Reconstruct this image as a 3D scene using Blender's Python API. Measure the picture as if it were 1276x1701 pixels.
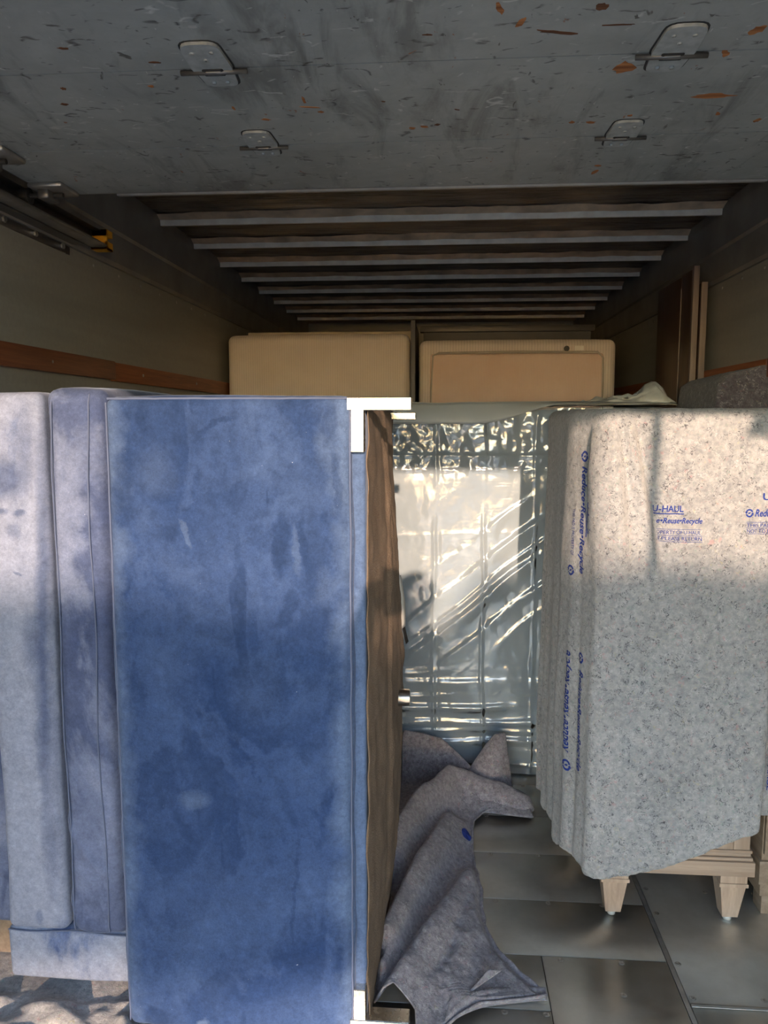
import bpy, bmesh, math, random
from mathutils import Vector, noise, Matrix
R = math.radians
random.seed(7)
for o in list(bpy.data.objects): bpy.data.objects.remove(o)
scene = bpy.context.scene
COL = scene.collection

# ------------------------------------------------------------------ camera
cam_d = bpy.data.cameras.new('camera'); cam = bpy.data.objects.new('camera', cam_d); COL.objects.link(cam)
cam_d.sensor_fit = 'VERTICAL'; cam_d.sensor_height = 36.0; cam_d.lens = 1300 / 1701 * 36
cam_d.clip_start = 0.03; cam_d.clip_end = 200
cam.location = (0, 0, 1.40)
cam.rotation_euler = (R(90 - 6.582), 0, R(4.37))
scene.camera = cam

# ------------------------------------------------------------------ sky, sun, exposure
SUN_EL, SUN_AZ = 12.0, 4.4          # low sun behind the open rear of the truck, a little to the right
world = bpy.data.worlds.new('sky'); scene.world = world; world.use_nodes = True
wn = world.node_tree; bg = wn.nodes['Background']
sky = wn.nodes.new('ShaderNodeTexSky'); sky.sky_type = 'NISHITA'; sky.sun_disc = False
sky.sun_elevation = R(SUN_EL); sky.sun_rotation = R(180 - SUN_AZ)
sky.air_density = 1.0; sky.dust_density = 0.22; sky.ozone_density = 2.0
wn.links.new(sky.outputs[0], bg.inputs[0]); bg.inputs[1].default_value = 0.54
sd = bpy.data.lights.new('sun', 'SUN'); sun = bpy.data.objects.new('sun', sd); COL.objects.link(sun)
sd.energy = 3.05; sd.color = (1.0, 0.71, 0.50); sd.angle = R(0.53)
sv = Vector((math.sin(R(SUN_AZ)) * math.cos(R(SUN_EL)), -math.cos(R(SUN_AZ)) * math.cos(R(SUN_EL)), math.sin(R(SUN_EL))))
sun.rotation_euler = sv.to_track_quat('Z', 'Y').to_euler(); sun.location = (3, -12, 6)
scene.view_settings.view_transform = 'Standard'; scene.view_settings.look = 'None'
scene.view_settings.gamma = 1.0; scene.view_settings.use_curve_mapping = False
scene.view_settings.exposure = 1.03

# ------------------------------------------------------------------ material helpers
def new_mat(name):
    m = bpy.data.materials.new(name); m.use_nodes = True
    nt = m.node_tree; b = nt.nodes['Principled BSDF']
    return m, nt, b
def N(nt, t, **kw):
    n = nt.nodes.new(t)
    for k, v in kw.items():
        if k in n.inputs: n.inputs[k].default_value = v
        else: setattr(n, k, v)
    return n
def L(nt, a, b): nt.links.new(a, b)
def coords(nt, scale=(1, 1, 1), rot=(0, 0, 0)):
    tc = N(nt, 'ShaderNodeTexCoord'); mp = N(nt, 'ShaderNodeMapping')
    mp.inputs['Scale'].default_value = scale; mp.inputs['Rotation'].default_value = rot
    L(nt, tc.outputs['Object'], mp.inputs['Vector']); return mp.outputs[0]
def noise_tex(nt, vec, scale, detail=4, rough=.55, dist=0.0):
    n = N(nt, 'ShaderNodeTexNoise', Scale=scale, Detail=detail, Roughness=rough, Distortion=dist)
    L(nt, vec, n.inputs['Vector']); return n.outputs['Fac']
def ramp(nt, fac, stops, interp='LINEAR'):
    r = N(nt, 'ShaderNodeValToRGB'); r.color_ramp.interpolation = interp
    e = r.color_ramp.elements
    while len(e) < len(stops): e.new(0.5)
    for i, (p, c) in enumerate(stops):
        e[i].position = p; e[i].color = (*c, 1) if len(c) == 3 else c
    L(nt, fac, r.inputs[0]); return r.outputs[0]
def grey(v): return (v, v, v)
def mix(nt, fac, a, b, mode='MIX'):
    m = N(nt, 'ShaderNodeMix'); m.data_type = 'RGBA'; m.blend_type = mode
    for s, v in ((m.inputs[0], fac), (m.inputs[6], a), (m.inputs[7], b)):
        if isinstance(v, (int, float)): s.default_value = v
        elif isinstance(v, tuple): s.default_value = (*v, 1)
        else: L(nt, v, s)
    return m.outputs[2]
def math_n(nt, op, a, b=None, clamp=False):
    m = N(nt, 'ShaderNodeMath', operation=op); m.use_clamp = clamp
    for i, v in enumerate((a, b)):
        if v is None: continue
        if isinstance(v, (int, float)): m.inputs[i].default_value = v
        else: L(nt, v, m.inputs[i])
    return m.outputs[0]
def bump(nt, b, h, strength=.3, dist=.01):
    n = N(nt, 'ShaderNodeBump', Strength=strength, Distance=dist); L(nt, h, n.inputs['Height'])
    L(nt, n.outputs[0], b.inputs['Normal']); return n
def contour(nt, fac, width):       # thin squiggles where a noise crosses its middle
    a = math_n(nt, 'ABSOLUTE', math_n(nt, 'SUBTRACT', fac, 0.5))
    return math_n(nt, 'SUBTRACT', 1.0, math_n(nt, 'DIVIDE', a, width), True)

def simple(name, col, rough=.6, metal=0.0, var=.12, vscale=12, bmp=0, bscale=120):
    m, nt, b = new_mat(name); v = coords(nt)
    f = noise_tex(nt, v, vscale, 5)
    c = ramp(nt, f, [(.3, tuple(x * (1 - var) for x in col)), (.7, tuple(min(1, x * (1 + var)) for x in col))])
    L(nt, c, b.inputs['Base Color']); b.inputs['Roughness'].default_value = rough; b.inputs['Metallic'].default_value = metal
    if bmp: bump(nt, b, noise_tex(nt, v, bscale, 4), bmp, .004)
    return m

def felt(name, lo, hi, fibre_dark=(.03, .035, .05), dens=.5, tint=1.0):
    m, nt, b = new_mat(name); v = coords(nt)
    f = noise_tex(nt, v, 75, 6, .7)
    c = ramp(nt, f, [(.34, lo), (.66, hi)])
    big = noise_tex(nt, v, 6, 3)
    c = mix(nt, .5, c, ramp(nt, big, [(.3, grey(.38)), (.7, grey(.62))]), 'OVERLAY')
    # coloured shoddy fibres
    for sc, col, th, seed in ((95, (.20, .35, .28), .68, 11.3), (80, (.55, .5, .25), .70, 47.7), (70, (.55, .24, .25), .69, 83.1)):
        mp = N(nt, 'ShaderNodeMapping'); mp.inputs['Location'].default_value = (seed, seed * .7, -seed); L(nt, v, mp.inputs[0])
        k = noise_tex(nt, mp.outputs[0], sc, 3, .5, 1.0)
        k2 = ramp(nt, k, [(th - .06, grey(0)), (th + .02, grey(1))])
        c = mix(nt, math_n(nt, 'MULTIPLY', k2, .35 * tint), c, col)
    s1 = contour(nt, noise_tex(nt, v, 70, 2, .5, 1.2), .034)
    m1 = ramp(nt, noise_tex(nt, v, 55, 3, .5), [(.50, grey(0)), (.56, grey(1))])
    c = mix(nt, math_n(nt, 'MULTIPLY', math_n(nt, 'MULTIPLY', s1, m1), dens), c, fibre_dark)
    mp = N(nt, 'ShaderNodeMapping'); mp.inputs['Location'].default_value = (5.1, 9.2, 3.3); L(nt, v, mp.inputs[0])
    s2 = contour(nt, noise_tex(nt, mp.outputs[0], 85, 2, .5, 1.2), .032)
    m2 = ramp(nt, noise_tex(nt, mp.outputs[0], 60, 3, .5), [(.50, grey(0)), (.58, grey(1))])
    c = mix(nt, math_n(nt, 'MULTIPLY', math_n(nt, 'MULTIPLY', s2, m2), .5), c, (.75, .76, .78))
    L(nt, c, b.inputs['Base Color']); b.inputs['Roughness'].default_value = .95
    b.inputs['Specular IOR Level'].default_value = .1
    b.inputs['Sheen Weight'].default_value = .3; b.inputs['Sheen Roughness'].default_value = .6
    h = math_n(nt, 'ADD', noise_tex(nt, v, 140, 6, .75), math_n(nt, 'MULTIPLY', noise_tex(nt, v, 30, 3), .6))
    bump(nt, b, h, .55, .006)
    return m

def velvet(name, dark, light, lo=.42, hi=.62, off=(0, 0, 0), pale=None, plo=.55, edge=None, marks=(), warp=.03):
    m, nt, b = new_mat(name)
    tc = N(nt, 'ShaderNodeTexCoord'); mp = N(nt, 'ShaderNodeMapping'); mp.inputs['Location'].default_value = off
    L(nt, tc.outputs['Object'], mp.inputs[0]); v = mp.outputs[0]
    f = noise_tex(nt, v, 3.0, 4, .55, .5)
    c = ramp(nt, f, [(lo, dark), (lo + (hi - lo) * .5, tuple(.6 * a + .4 * q for a, q in zip(dark, light))), (hi, light)])
    def shifted(loc, sc, rot=(0, 0, 0)):
        q = N(nt, 'ShaderNodeMapping'); q.inputs['Location'].default_value = loc; q.inputs['Scale'].default_value = sc; q.inputs['Rotation'].default_value = rot
        L(nt, v, q.inputs[0]); return q.outputs[0]
    # big brushed areas where the nap lies the other way: crisp on one border, soft on the other
    k = noise_tex(nt, shifted((1.3, 0, 2.2), (1, 1, .7)), 4.0, 6, .6, .5)
    c = mix(nt, math_n(nt, 'MULTIPLY', ramp(nt, k, [(.50, grey(0)), (.53, grey(1)), (.66, grey(0))]), .34), c, tuple(x * .72 for x in dark))
    k = noise_tex(nt, shifted((4.1, 3, 6.2), (1, 1, .6), (0, .3, 0)), 5.0, 6, .6, .4)
    c = mix(nt, math_n(nt, 'MULTIPLY', ramp(nt, k, [(.52, grey(0)), (.56, grey(1)), (.68, grey(.25))]), .26), c, tuple(min(1, x * 1.25) for x in light))
    # short finger drags
    k = noise_tex(nt, shifted((8.1, 3, .4), (16, 16, 4.0), (0, .25, 0)), 1.0, 2, .5, .5)
    c = mix(nt, math_n(nt, 'MULTIPLY', ramp(nt, k, [(.665, grey(0)), (.69, grey(1))]), .55), c, tuple(x * .8 for x in dark))
    if pale:
        pf = noise_tex(nt, shifted((0, 0, 0), (1, 1, .55)), 4.2, 6, .62, .5)
        c = mix(nt, ramp(nt, pf, [(plo - .09, grey(0)), (plo, grey(.8)), (plo + .1, grey(1))]), c, pale)
    if edge:      # brushed borders of the panel, their pale sheen put into the colour
        sep = N(nt, 'ShaderNodeSeparateXYZ'); L(nt, tc.outputs['Object'], sep.inputs[0])
        wob = math_n(nt, 'MULTIPLY', math_n(nt, 'SUBTRACT', noise_tex(nt, shifted((0, 0, 3), (1, 1, 1)), 7, 5, .65), .5), .16)
        for xe, sg in ((edge[0], 1), (edge[1], -1)):
            d_ = math_n(nt, 'ADD', math_n(nt, 'MULTIPLY', math_n(nt, 'SUBTRACT', sep.outputs[0], xe), sg), wob)
            c = mix(nt, math_n(nt, 'MULTIPLY', ramp(nt, math_n(nt, 'MULTIPLY', d_, 10.0), [(0, grey(1)), (.5, grey(0))]), .55), c, tuple(min(1, x * q) for x, q in zip(light, (2.2, 1.9, 1.5))))
    if marks:     # hand marks and other darker or paler patches: (x, z, half width, half height, turn, amount) dark if negative
        wn_ = N(nt, 'ShaderNodeTexNoise', Scale=18, Detail=6, Roughness=.65); L(nt, tc.outputs['Object'], wn_.inputs['Vector'])
        w1 = N(nt, 'ShaderNodeVectorMath', operation='SUBTRACT'); L(nt, wn_.outputs['Color'], w1.inputs[0]); w1.inputs[1].default_value = (.5, .5, .5)
        w2 = N(nt, 'ShaderNodeVectorMath', operation='SCALE'); L(nt, w1.outputs[0], w2.inputs[0]); w2.inputs['Scale'].default_value = warp
        w3 = N(nt, 'ShaderNodeVectorMath', operation='ADD'); L(nt, w2.outputs[0], w3.inputs[0]); L(nt, tc.outputs['Object'], w3.inputs[1])
        for (mx, mz, rx, rz, rot, am, soft) in marks:
            a1 = N(nt, 'ShaderNodeVectorMath', operation='SUBTRACT'); L(nt, w3.outputs[0], a1.inputs[0]); a1.inputs[1].default_value = (mx, 0, mz)
            a2 = N(nt, 'ShaderNodeVectorRotate'); a2.rotation_type = 'Y_AXIS'; L(nt, a1.outputs[0], a2.inputs['Vector']); a2.inputs['Angle'].default_value = rot
            a3 = N(nt, 'ShaderNodeVectorMath', operation='MULTIPLY'); L(nt, a2.outputs[0], a3.inputs[0]); a3.inputs[1].default_value = (1 / rx, 0, 1 / rz)
            a4 = N(nt, 'ShaderNodeVectorMath', operation='LENGTH'); L(nt, a3.outputs[0], a4.inputs[0])
            mk = ramp(nt, a4.outputs['Value'], [(max(0, 1 - soft), grey(1)), (1.0, grey(0))])
            c = mix(nt, math_n(nt, 'MULTIPLY', mk, abs(am)), c, tuple(x * .75 for x in dark) if am < 0 else (pale or tuple(min(1, x * q) for x, q in zip(light, (1.5, 1.35, 1.15)))))
    fine = noise_tex(nt, v, 420, 3, .7)
    c = mix(nt, .4, c, ramp(nt, fine, [(.3, grey(.36)), (.7, grey(.64))]), 'OVERLAY')
    mid = noise_tex(nt, v, 45, 5, .7)
    c = mix(nt, .6, c, ramp(nt, mid, [(.3, grey(.36)), (.7, grey(.64))]), 'OVERLAY')
    c = mix(nt, .5, c, ramp(nt, noise_tex(nt, shifted((3, 1, 2), (1, 1, 1)), 150, 4, .75), [(.3, grey(.36)), (.7, grey(.64))]), 'OVERLAY')
    lint = noise_tex(nt, v, 160, 2, .5)
    c = mix(nt, ramp(nt, lint, [(.79, grey(0)), (.80, grey(.6))]), c, (.5, .56, .7))
    L(nt, c, b.inputs['Base Color']); b.inputs['Roughness'].default_value = .85
    b.inputs['Specular IOR Level'].default_value = .15
    b.inputs['Sheen Weight'].default_value = .36; b.inputs['Sheen Roughness'].default_value = .35
    b.inputs['Sheen Tint'].default_value = (.62, .72, .95, 1)
    bump(nt, b, math_n(nt, 'ADD', math_n(nt, 'MULTIPLY', mid, .2), math_n(nt, 'MULTIPLY', fine, .15)), .3, .006)
    return m

def wood(name, lo, hi, axis='X', rough=.55, scale=1.0, coat=0.0):
    m, nt, b = new_mat(name)
    s = {'X': (2, 40, 40), 'Y': (40, 2, 40), 'Z': (40, 40, 2)}[axis]
    v = coords(nt, tuple(a * scale for a in s))
    f = noise_tex(nt, v, 1.5, 6, .65, .6)
    c = ramp(nt, f, [(.3, lo), (.52, tuple((a + q) / 2 for a, q in zip(lo, hi))), (.7, hi)])
    L(nt, c, b.inputs['Base Color']); b.inputs['Roughness'].default_value = rough
    bump(nt, b, f, .15, .003); b.inputs['Coat Weight'].default_value = coat
    return m

M = {}
# floor: worn mill-finish aluminium
m, nt, b = new_mat('floor_aluminium'); v = coords(nt)
f1 = noise_tex(nt, v, 3.5, 6, .6, .4); f2 = noise_tex(nt, v, 22, 5, .65)
L(nt, mix(nt, .5, ramp(nt, f1, [(.3, (.50, .50, .48)), (.7, (.68, .68, .65))]), ramp(nt, f2, [(.25, grey(.40)), (.7, grey(.60))]), 'OVERLAY'), b.inputs['Base Color'])
b.inputs['Metallic'].default_value = .85
vs = coords(nt, (6, 90, 1)); scr = noise_tex(nt, vs, 2.0, 3)
L(nt, ramp(nt, math_n(nt, 'ADD', math_n(nt, 'MULTIPLY', f2, .6), math_n(nt, 'MULTIPLY', f1, .4)), [(.3, grey(.30)), (.7, grey(.50))]), b.inputs['Roughness'])
bump(nt, b, math_n(nt, 'ADD', scr, math_n(nt, 'MULTIPLY', f1, 2.0)), .08, .004)
M['floor'] = m
M['floor_under'] = simple('floor_seam_dirt', (.10, .095, .085), .9)
M['screw'] = simple('screw_zinc', (.55, .53, .50), .35, .9, .2, 200)
# frp wall
m, nt, b = new_mat('frp_wall'); v = coords(nt)
f = noise_tex(nt, coords(nt, (1, .6, 9)), 1.2, 4); f2 = noise_tex(nt, v, 60, 4, .7)
c = ramp(nt, f, [(.3, (.25, .25, .23)), (.7, (.33, .33, .305))])
c = mix(nt, .3, c, ramp(nt, f2, [(.3, grey(.4)), (.7, grey(.6))]), 'OVERLAY')
L(nt, c, b.inputs['Base Color']); b.inputs['Roughness'].default_value = .42
bump(nt, b, math_n(nt, 'ADD', f2, math_n(nt, 'MULTIPLY', f, 2)), .12, .004)
M['wall'] = m
M['rail_wood'] = wood('rail_stained_wood', (.16, .05, .022), (.36, .12, .05), 'Y', .45)
M['cornice'] = simple('cornice_metal', (.26, .26, .255), .45, .3, .2, 6)
M['galv'] = simple('galvanised_steel', (.42, .42, .41), .42, .8, .2, 25)
M['track'] = simple('track_steel', (.16, .16, .16), .4, .7, .2, 20)
M['yellow'] = simple('yellow_plastic', (.75, .36, .02), .5)
M['black'] = simple('black_rubber_and_seam_dark', (.02, .02, .02), .6)
# roof skin: dull wavy aluminium sheet, grimy
m, nt, b = new_mat('roof_skin'); v = coords(nt, (1.6, 9, 1)); f = noise_tex(nt, v, 2.0, 5, .6, .8)
L(nt, ramp(nt, noise_tex(nt, coords(nt, (2.5, 8, 1)), 1.5, 5, .6), [(.35, (.035, .03, .026)), (.62, (.30, .25, .20))]), b.inputs['Base Color'])
b.inputs['Metallic'].default_value = .8
b.inputs['Roughness'].default_value = .3
bump(nt, b, f, .5, .03); M['roof'] = m
M['bow'] = simple('roof_bow_metal', (.90, .85, .78), .5, .0, .15, 15)
M['bow_reflection'] = simple('roof_bow_reflection_beige', (.74, .55, .38), .55, .0, .35, 9)  # beige for the strips that stand for the bows' reflections
# painted plywood door panel
m, nt, b = new_mat('door_paint'); v = coords(nt)
f = noise_tex(nt, v, 5, 6, .65, .5)
c = ramp(nt, f, [(.3, (.31, .325, .31)), (.7, (.405, .42, .40))])
f2 = noise_tex(nt, v, 18, 6, .7, .3)
c = mix(nt, .4, c, ramp(nt, f2, [(.3, grey(.38)), (.7, grey(.58))]), 'OVERLAY')
sm = noise_tex(nt, coords(nt, (9, 2.0, 1)), 1.3, 5, .65, .6)
c = mix(nt, math_n(nt, 'MULTIPLY', ramp(nt, sm, [(.52, grey(0)), (.66, grey(1))]), .6), c, (.12, .12, .115))
for rot, sd_, wd, col, am in ((.6, 3, .022, (.05, .05, .05), .9), (-.4, 31, .020, (.06, .055, .05), .85), (1.2, 77, .018, (.62, .63, .6), .8), (.15, 59, .018, (.55, .55, .52), .7), (2.1, 13, .02, (.05, .045, .04), .85)):
    mp = N(nt, 'ShaderNodeMapping'); mp.inputs['Rotation'].default_value = (0, 0, rot); mp.inputs['Scale'].default_value = (4.5, 8, 1); mp.inputs['Location'].default_value = (sd_, sd_ * .37, 0)
    L(nt, v, mp.inputs[0]); s = contour(nt, noise_tex(nt, mp.outputs[0], 1.6, 2, .5), wd)
    mk = ramp(nt, noise_tex(nt, mp.outputs[0], 4.2, 3, .6), [(.60, grey(0)), (.64, grey(1))])
    c = mix(nt, math_n(nt, 'MULTIPLY', math_n(nt, 'MULTIPLY', s, mk), am), c, col)
for sc, th, col, sd_ in ((30, .73, (.30, .10, .03), 4.2), (40, .73, (.045, .04, .035), 19.4), (60, .735, (.6, .6, .57), 63.), (24, .725, (.09, .085, .075), 91.)):
    mp = N(nt, 'ShaderNodeMapping'); mp.inputs['Location'].default_value = (sd_, -sd_, 0); mp.inputs['Scale'].default_value = (1.2, .55, 1); L(nt, v, mp.inputs[0])
    c = mix(nt, ramp(nt, noise_tex(nt, mp.outputs[0], sc, 3, .55, .8), [(th - .02, grey(0)), (th + .01, grey(.85))]), c, col)
L(nt, c, b.inputs['Base Color']); b.inputs['Roughness'].default_value = .45
bump(nt, b, f2, .12, .004); M['door'] = m
M['chip'] = wood('bare_ply_chip', (.20, .055, .012), (.62, .26, .09), 'X', .8, 1.5)
M['chip_dark'] = wood('old_ply_chip', (.07, .028, .012), (.24, .09, .035), 'X', .8, 1.5)
M['hinge'] = simple('painted_hinge', (.40, .42, .41), .42, .1, .2, 60)
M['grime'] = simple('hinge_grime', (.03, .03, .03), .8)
def PM(px, py, rx, ry, rot, am, soft=.25):      # a mark measured on the seat front
    return (-.7115 + (px - 184) * .00129, 1.452 - (py - 658) * .00136, rx * .00129, ry * .00136, rot, am * .8, max(soft, .4))
panel_marks = [PM(250, 690, 13, 30, .1, -.7), PM(304, 676, 9, 14, 0, -.7), PM(338, 674, 8, 14, 0, -.65), PM(318, 710, 30, 30, 0, -.4, .5), PM(368, 703, 50, 5, .45, -.7), PM(268, 770, 45, 50, 0, .35, .7), PM(285, 866, 22, 16, 0, -.7), PM(318, 868, 6, 24, .4, .6),
    PM(214, 800, 22, 60, 0, -.6, .4), PM(212, 890, 24, 34, 0, .4, .6), PM(372, 800, 55, 34, 0, -.5, .6), PM(476, 885, 15, 62, -.05, -.85, .15), PM(486, 985, 20, 40, -.4, -.75, .2), PM(498, 890, 7, 50, 0, .5, .4), PM(512, 885, 9, 60, .1, -.7, .2), PM(530, 960, 34, 90, 0, -.5, .4), PM(410, 915, 8, 60, .2, -.5, .4), PM(404, 1000, 5, 60, .05, -.5, .4),
    PM(546, 735, 24, 45, .2, .4, .6), PM(556, 700, 14, 40, -.2, -.5, .3), PM(566, 790, 10, 60, .1, -.6, .3), PM(548, 950, 26, 40, 0, .45, .6), PM(545, 842, 9, 12, 0, -.6), PM(222, 1130, 22, 60, 0, -.5, .5), PM(315, 1215, 20, 52, .06, -.55, .3), PM(318, 1302, 32, 20, .1, .75, .6), PM(385, 1315, 14, 42, -.7, -.5, .4), PM(300, 1350, 10, 36, .6, -.5, .4),
    PM(490, 1455, 5, 120, -.06, -.55, .5), PM(478, 1300, 14, 50, .4, -.4, .5), PM(550, 1290, 12, 32, -.3, -.6, .3), PM(470, 1200, 90, 18, 0, -.4, .6), PM(375, 1600, 60, 40, 0, -.4, .7), PM(420, 1115, 60, 70, 0, .22, .8), PM(440, 1090, 40, 26, .5, -.35, .6), PM(240, 1692, 36, 26, 0, -.8, .15), PM(320, 1696, 16, 9, .2, .9, .5), PM(380, 1020, 60, 26, 0, -.35, .7)]
def BM_(px, py, rx, ry, rot, am, soft=.4): return (-1.046 + (px + 4) * .00136, 1.46 - (py - 655) * .00142, rx * .00136, ry * .00142, rot, am, soft)
back_marks = [BM_(88, 1000, 16, 430, -.045, -.7, .8), BM_(72, 740, 26, 90, 0, -.45, .8), BM_(20, 790, 64, 42, .05, -.7, .55), BM_(14, 842, 30, 7, 0, -.6, .5), BM_(58, 843, 14, 7, 0, -.6, .5), BM_(44, 873, 17, 18, 0, -.4, .6), BM_(50, 942, 12, 3, -.5, -.5), BM_(70, 1060, 24, 80, 0, -.55, .8), BM_(84, 1200, 26, 150, 0, -.55, .8), BM_(84, 1400, 22, 130, 0, -.45, .8), BM_(54, 1538, 8, 18, 0, -.4, .6)]
M['velvet'] = velvet('blue_velvet', (.020, .045, .130), (.056, .097, .215), .34, .68, (0, 0, 0), None, .55, (-.715, -.192), panel_marks, .055)
M['velvet_pale'] = velvet('pale_brushed_blue_velvet', (.06, .095, .22), (.16, .21, .36), .38, .64, (2.3, 4, 1.7), (.27, .31, .42), .47)
M['velvet_back'] = velvet('brushed_blue_velvet_back', (.06, .095, .22), (.15, .20, .34), .38, .64, (2.3, 4, 1.7), (.245, .285, .40), .40, None, back_marks)  # sheen on the brushed back is put into its paler colour
M['velvet_mid'] = velvet('grey_blue_velvet', (.060, .085, .18), (.13, .165, .28), .36, .64, (7.3, 1, 5.1), (.185, .225, .35), .64)
M['piping'] = simple('velvet_welt', (.10, .13, .225), .85)
# dust cover cloth
m, nt, b = new_mat('brown_dust_cover'); v = coords(nt)
w = noise_tex(nt, coords(nt, (300, 300, 300)), 1.0, 2)
c = ramp(nt, noise_tex(nt, v, 14, 5, .7), [(.3, (.15, .106, .076)), (.7, (.24, .178, .13))])
c = mix(nt, .4, c, ramp(nt, w, [(.3, grey(.3)), (.7, grey(.7))]), 'OVERLAY')
L(nt, c, b.inputs['Base Color']); b.inputs['Roughness'].default_value = .95; bump(nt, b, w, .5, .003); M['dust'] = m
m, nt, b = new_mat('polished_steel'); b.inputs['Base Color'].default_value = (.72, .68, .62, 1); b.inputs['Metallic'].default_value = 1
L(nt, ramp(nt, noise_tex(nt, coords(nt), 60, 3), [(.3, grey(.16)), (.7, grey(.34))]), b.inputs['Roughness']); M['chrome'] = m
m, nt, b = new_mat('brushed_nickel'); b.inputs['Metallic'].default_value = 1
L(nt, ramp(nt, noise_tex(nt, coords(nt, (300, 3, 300)), 1, 2), [(.3, (.38, .36, .33)), (.7, (.5, .48, .44))]), b.inputs['Base Color']); b.inputs['Roughness'].default_value = .28; M['nickel'] = m
M['tape'] = simple('white_label_paper', (.72, .70, .66), .5)
M['felt_grey'] = felt('grey_felt', (.27, .285, .31), (.47, .475, .49), dens=.95)
M['felt_purple'] = felt('purple_grey_felt', (.20, .18, .21), (.42, .385, .43), dens=.6, tint=.9)
M['felt_dark'] = felt('dark_purple_felt', (.07, .065, .085), (.16, .15, .18), dens=.4, tint=.5)
M['felt_floor'] = felt('dusty_felt', (.30, .29, .30), (.55, .53, .52), dens=.5)
M['ink'] = simple('blue_ink', (.018, .045, .27), .9, 0, .25, 300)
M['wood_pale'] = wood('pale_oak', (.36, .265, .20), (.56, .44, .35), 'X', .5)
M['wood_pale_z'] = wood('pale_oak_upright', (.38, .28, .21), (.58, .455, .36), 'Z', .5)
M['wood_side'] = wood('grey_oak', (.22, .165, .12), (.36, .28, .21), 'Y', .55)
M['foot'] = simple('clear_glide', (.6, .62, .62), .25)
M['wood_dark'] = wood('dark_walnut', (.028, .013, .008), (.085, .042, .025), 'Z', .35)
M['wood_edge'] = wood('dark_walnut_edge', (.16, .125, .11), (.27, .22, .20), 'Z', .5)
M['board_dark'] = simple('charcoal_board', (.035, .036, .042), .45)
M['board_slate'] = simple('slate_board', (.075, .08, .095), .5)
M['board_pale'] = simple('pale_board', (.42, .38, .33), .6)
def ticking(name, col, scale, ang='BANDS_X', mp_col=.9):
    m, nt, b = new_mat(name); v = coords(nt)
    wv = N(nt, 'ShaderNodeTexWave', Scale=scale, Distortion=.6, Detail=2); wv.bands_direction = 'X'; wv.inputs['Detail Scale'].default_value = 1.5
    L(nt, v, wv.inputs[0])
    c = mix(nt, wv.outputs['Fac'], tuple(x * mp_col for x in col), col)
    c = mix(nt, .4, c, ramp(nt, noise_tex(nt, v, 9, 5), [(.3, grey(.42)), (.7, grey(.56))]), 'OVERLAY')
    L(nt, c, b.inputs['Base Color']); b.inputs['Roughness'].default_value = .9; b.inputs['Sheen Weight'].default_value = .2
    bump(nt, b, wv.outputs['Fac'], .2, .003); return m
M['tick'] = ticking('beige_ticking', (.66, .60, .57), 26)
M['tick2'] = ticking('peach_ticking', (.72, .555, .48), 40, mp_col=.96)
M['tick_edge'] = ticking('beige_ribbed_border', (.68, .61, .57), 22, mp_col=.84)
M['bag_body'] = simple('wrapped_mattress_cloth', (.54, .60, .66), .8, 0, .08, 4)
# plastic film
m, nt, b = new_mat('plastic_film'); nt.nodes.remove(b); out = nt.nodes['Material Output']; v = coords(nt)
tr = N(nt, 'ShaderNodeBsdfTransparent'); tr.inputs[0].default_value = (.93, .95, .96, 1)
df = N(nt, 'ShaderNodeBsdfDiffuse'); df.inputs[0].default_value = (.44, .54, .62, 1)
gl = N(nt, 'ShaderNodeBsdfAnisotropic'); gl.inputs['Roughness'].default_value = .16
bp = N(nt, 'ShaderNodeBump', Strength=.28, Distance=.003)
L(nt, math_n(nt, 'ADD', noise_tex(nt, v, 22, 3, .5, 1.2), math_n(nt, 'MULTIPLY', noise_tex(nt, coords(nt, (6, 6, 40)), 1.5, 3, .5, 1.0), .6)), bp.inputs['Height'])
L(nt, bp.outputs[0], gl.inputs['Normal'])
fr = N(nt, 'ShaderNodeFresnel', IOR=1.5); L(nt, bp.outputs[0], fr.inputs['Normal'])
m1 = N(nt, 'ShaderNodeMixShader'); m1.inputs[0].default_value = .38; L(nt, tr.outputs[0], m1.inputs[1]); L(nt, df.outputs[0], m1.inputs[2])
m2 = N(nt, 'ShaderNodeMixShader'); L(nt, math_n(nt, 'ADD', math_n(nt, 'MULTIPLY', fr.outputs[0], 1.6), .10, True), m2.inputs[0]); L(nt, m1.outputs[0], m2.inputs[1]); L(nt, gl.outputs[0], m2.inputs[2])
L(nt, m2.outputs[0], out.inputs[0]); M['film'] = m
M['flap'] = simple('blue_grey_plastic', (.40, .44, .46), .35, 0, .06, 6)
M['bunch'] = simple('bunched_plastic', (.50, .54, .55), .3, 0, .1, 10)
M['asphalt'] = simple('asphalt', (.32, .31, .30), .9, 0, .2, 8, .3, 150)
M['leaf'] = simple('shading_tree_leaf', (.05, .09, .03), .7, 0, .4, 20)
M['bark'] = simple('bark', (.10, .07, .05), .9)
M['skin'] = simple('skin', (.48, .30, .22), .55, 0, .05)
M['shirt'] = simple('shirt', (.16, .18, .22), .9)
M['jeans'] = simple('jeans', (.05, .07, .13), .9)
M['hair'] = simple('hair', (.03, .02, .015), .6)
M['strap'] = simple('nylon_strap', (.05, .05, .06), .8)
M['truck'] = simple('truck_white', (.7, .7, .68), .4)

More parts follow.
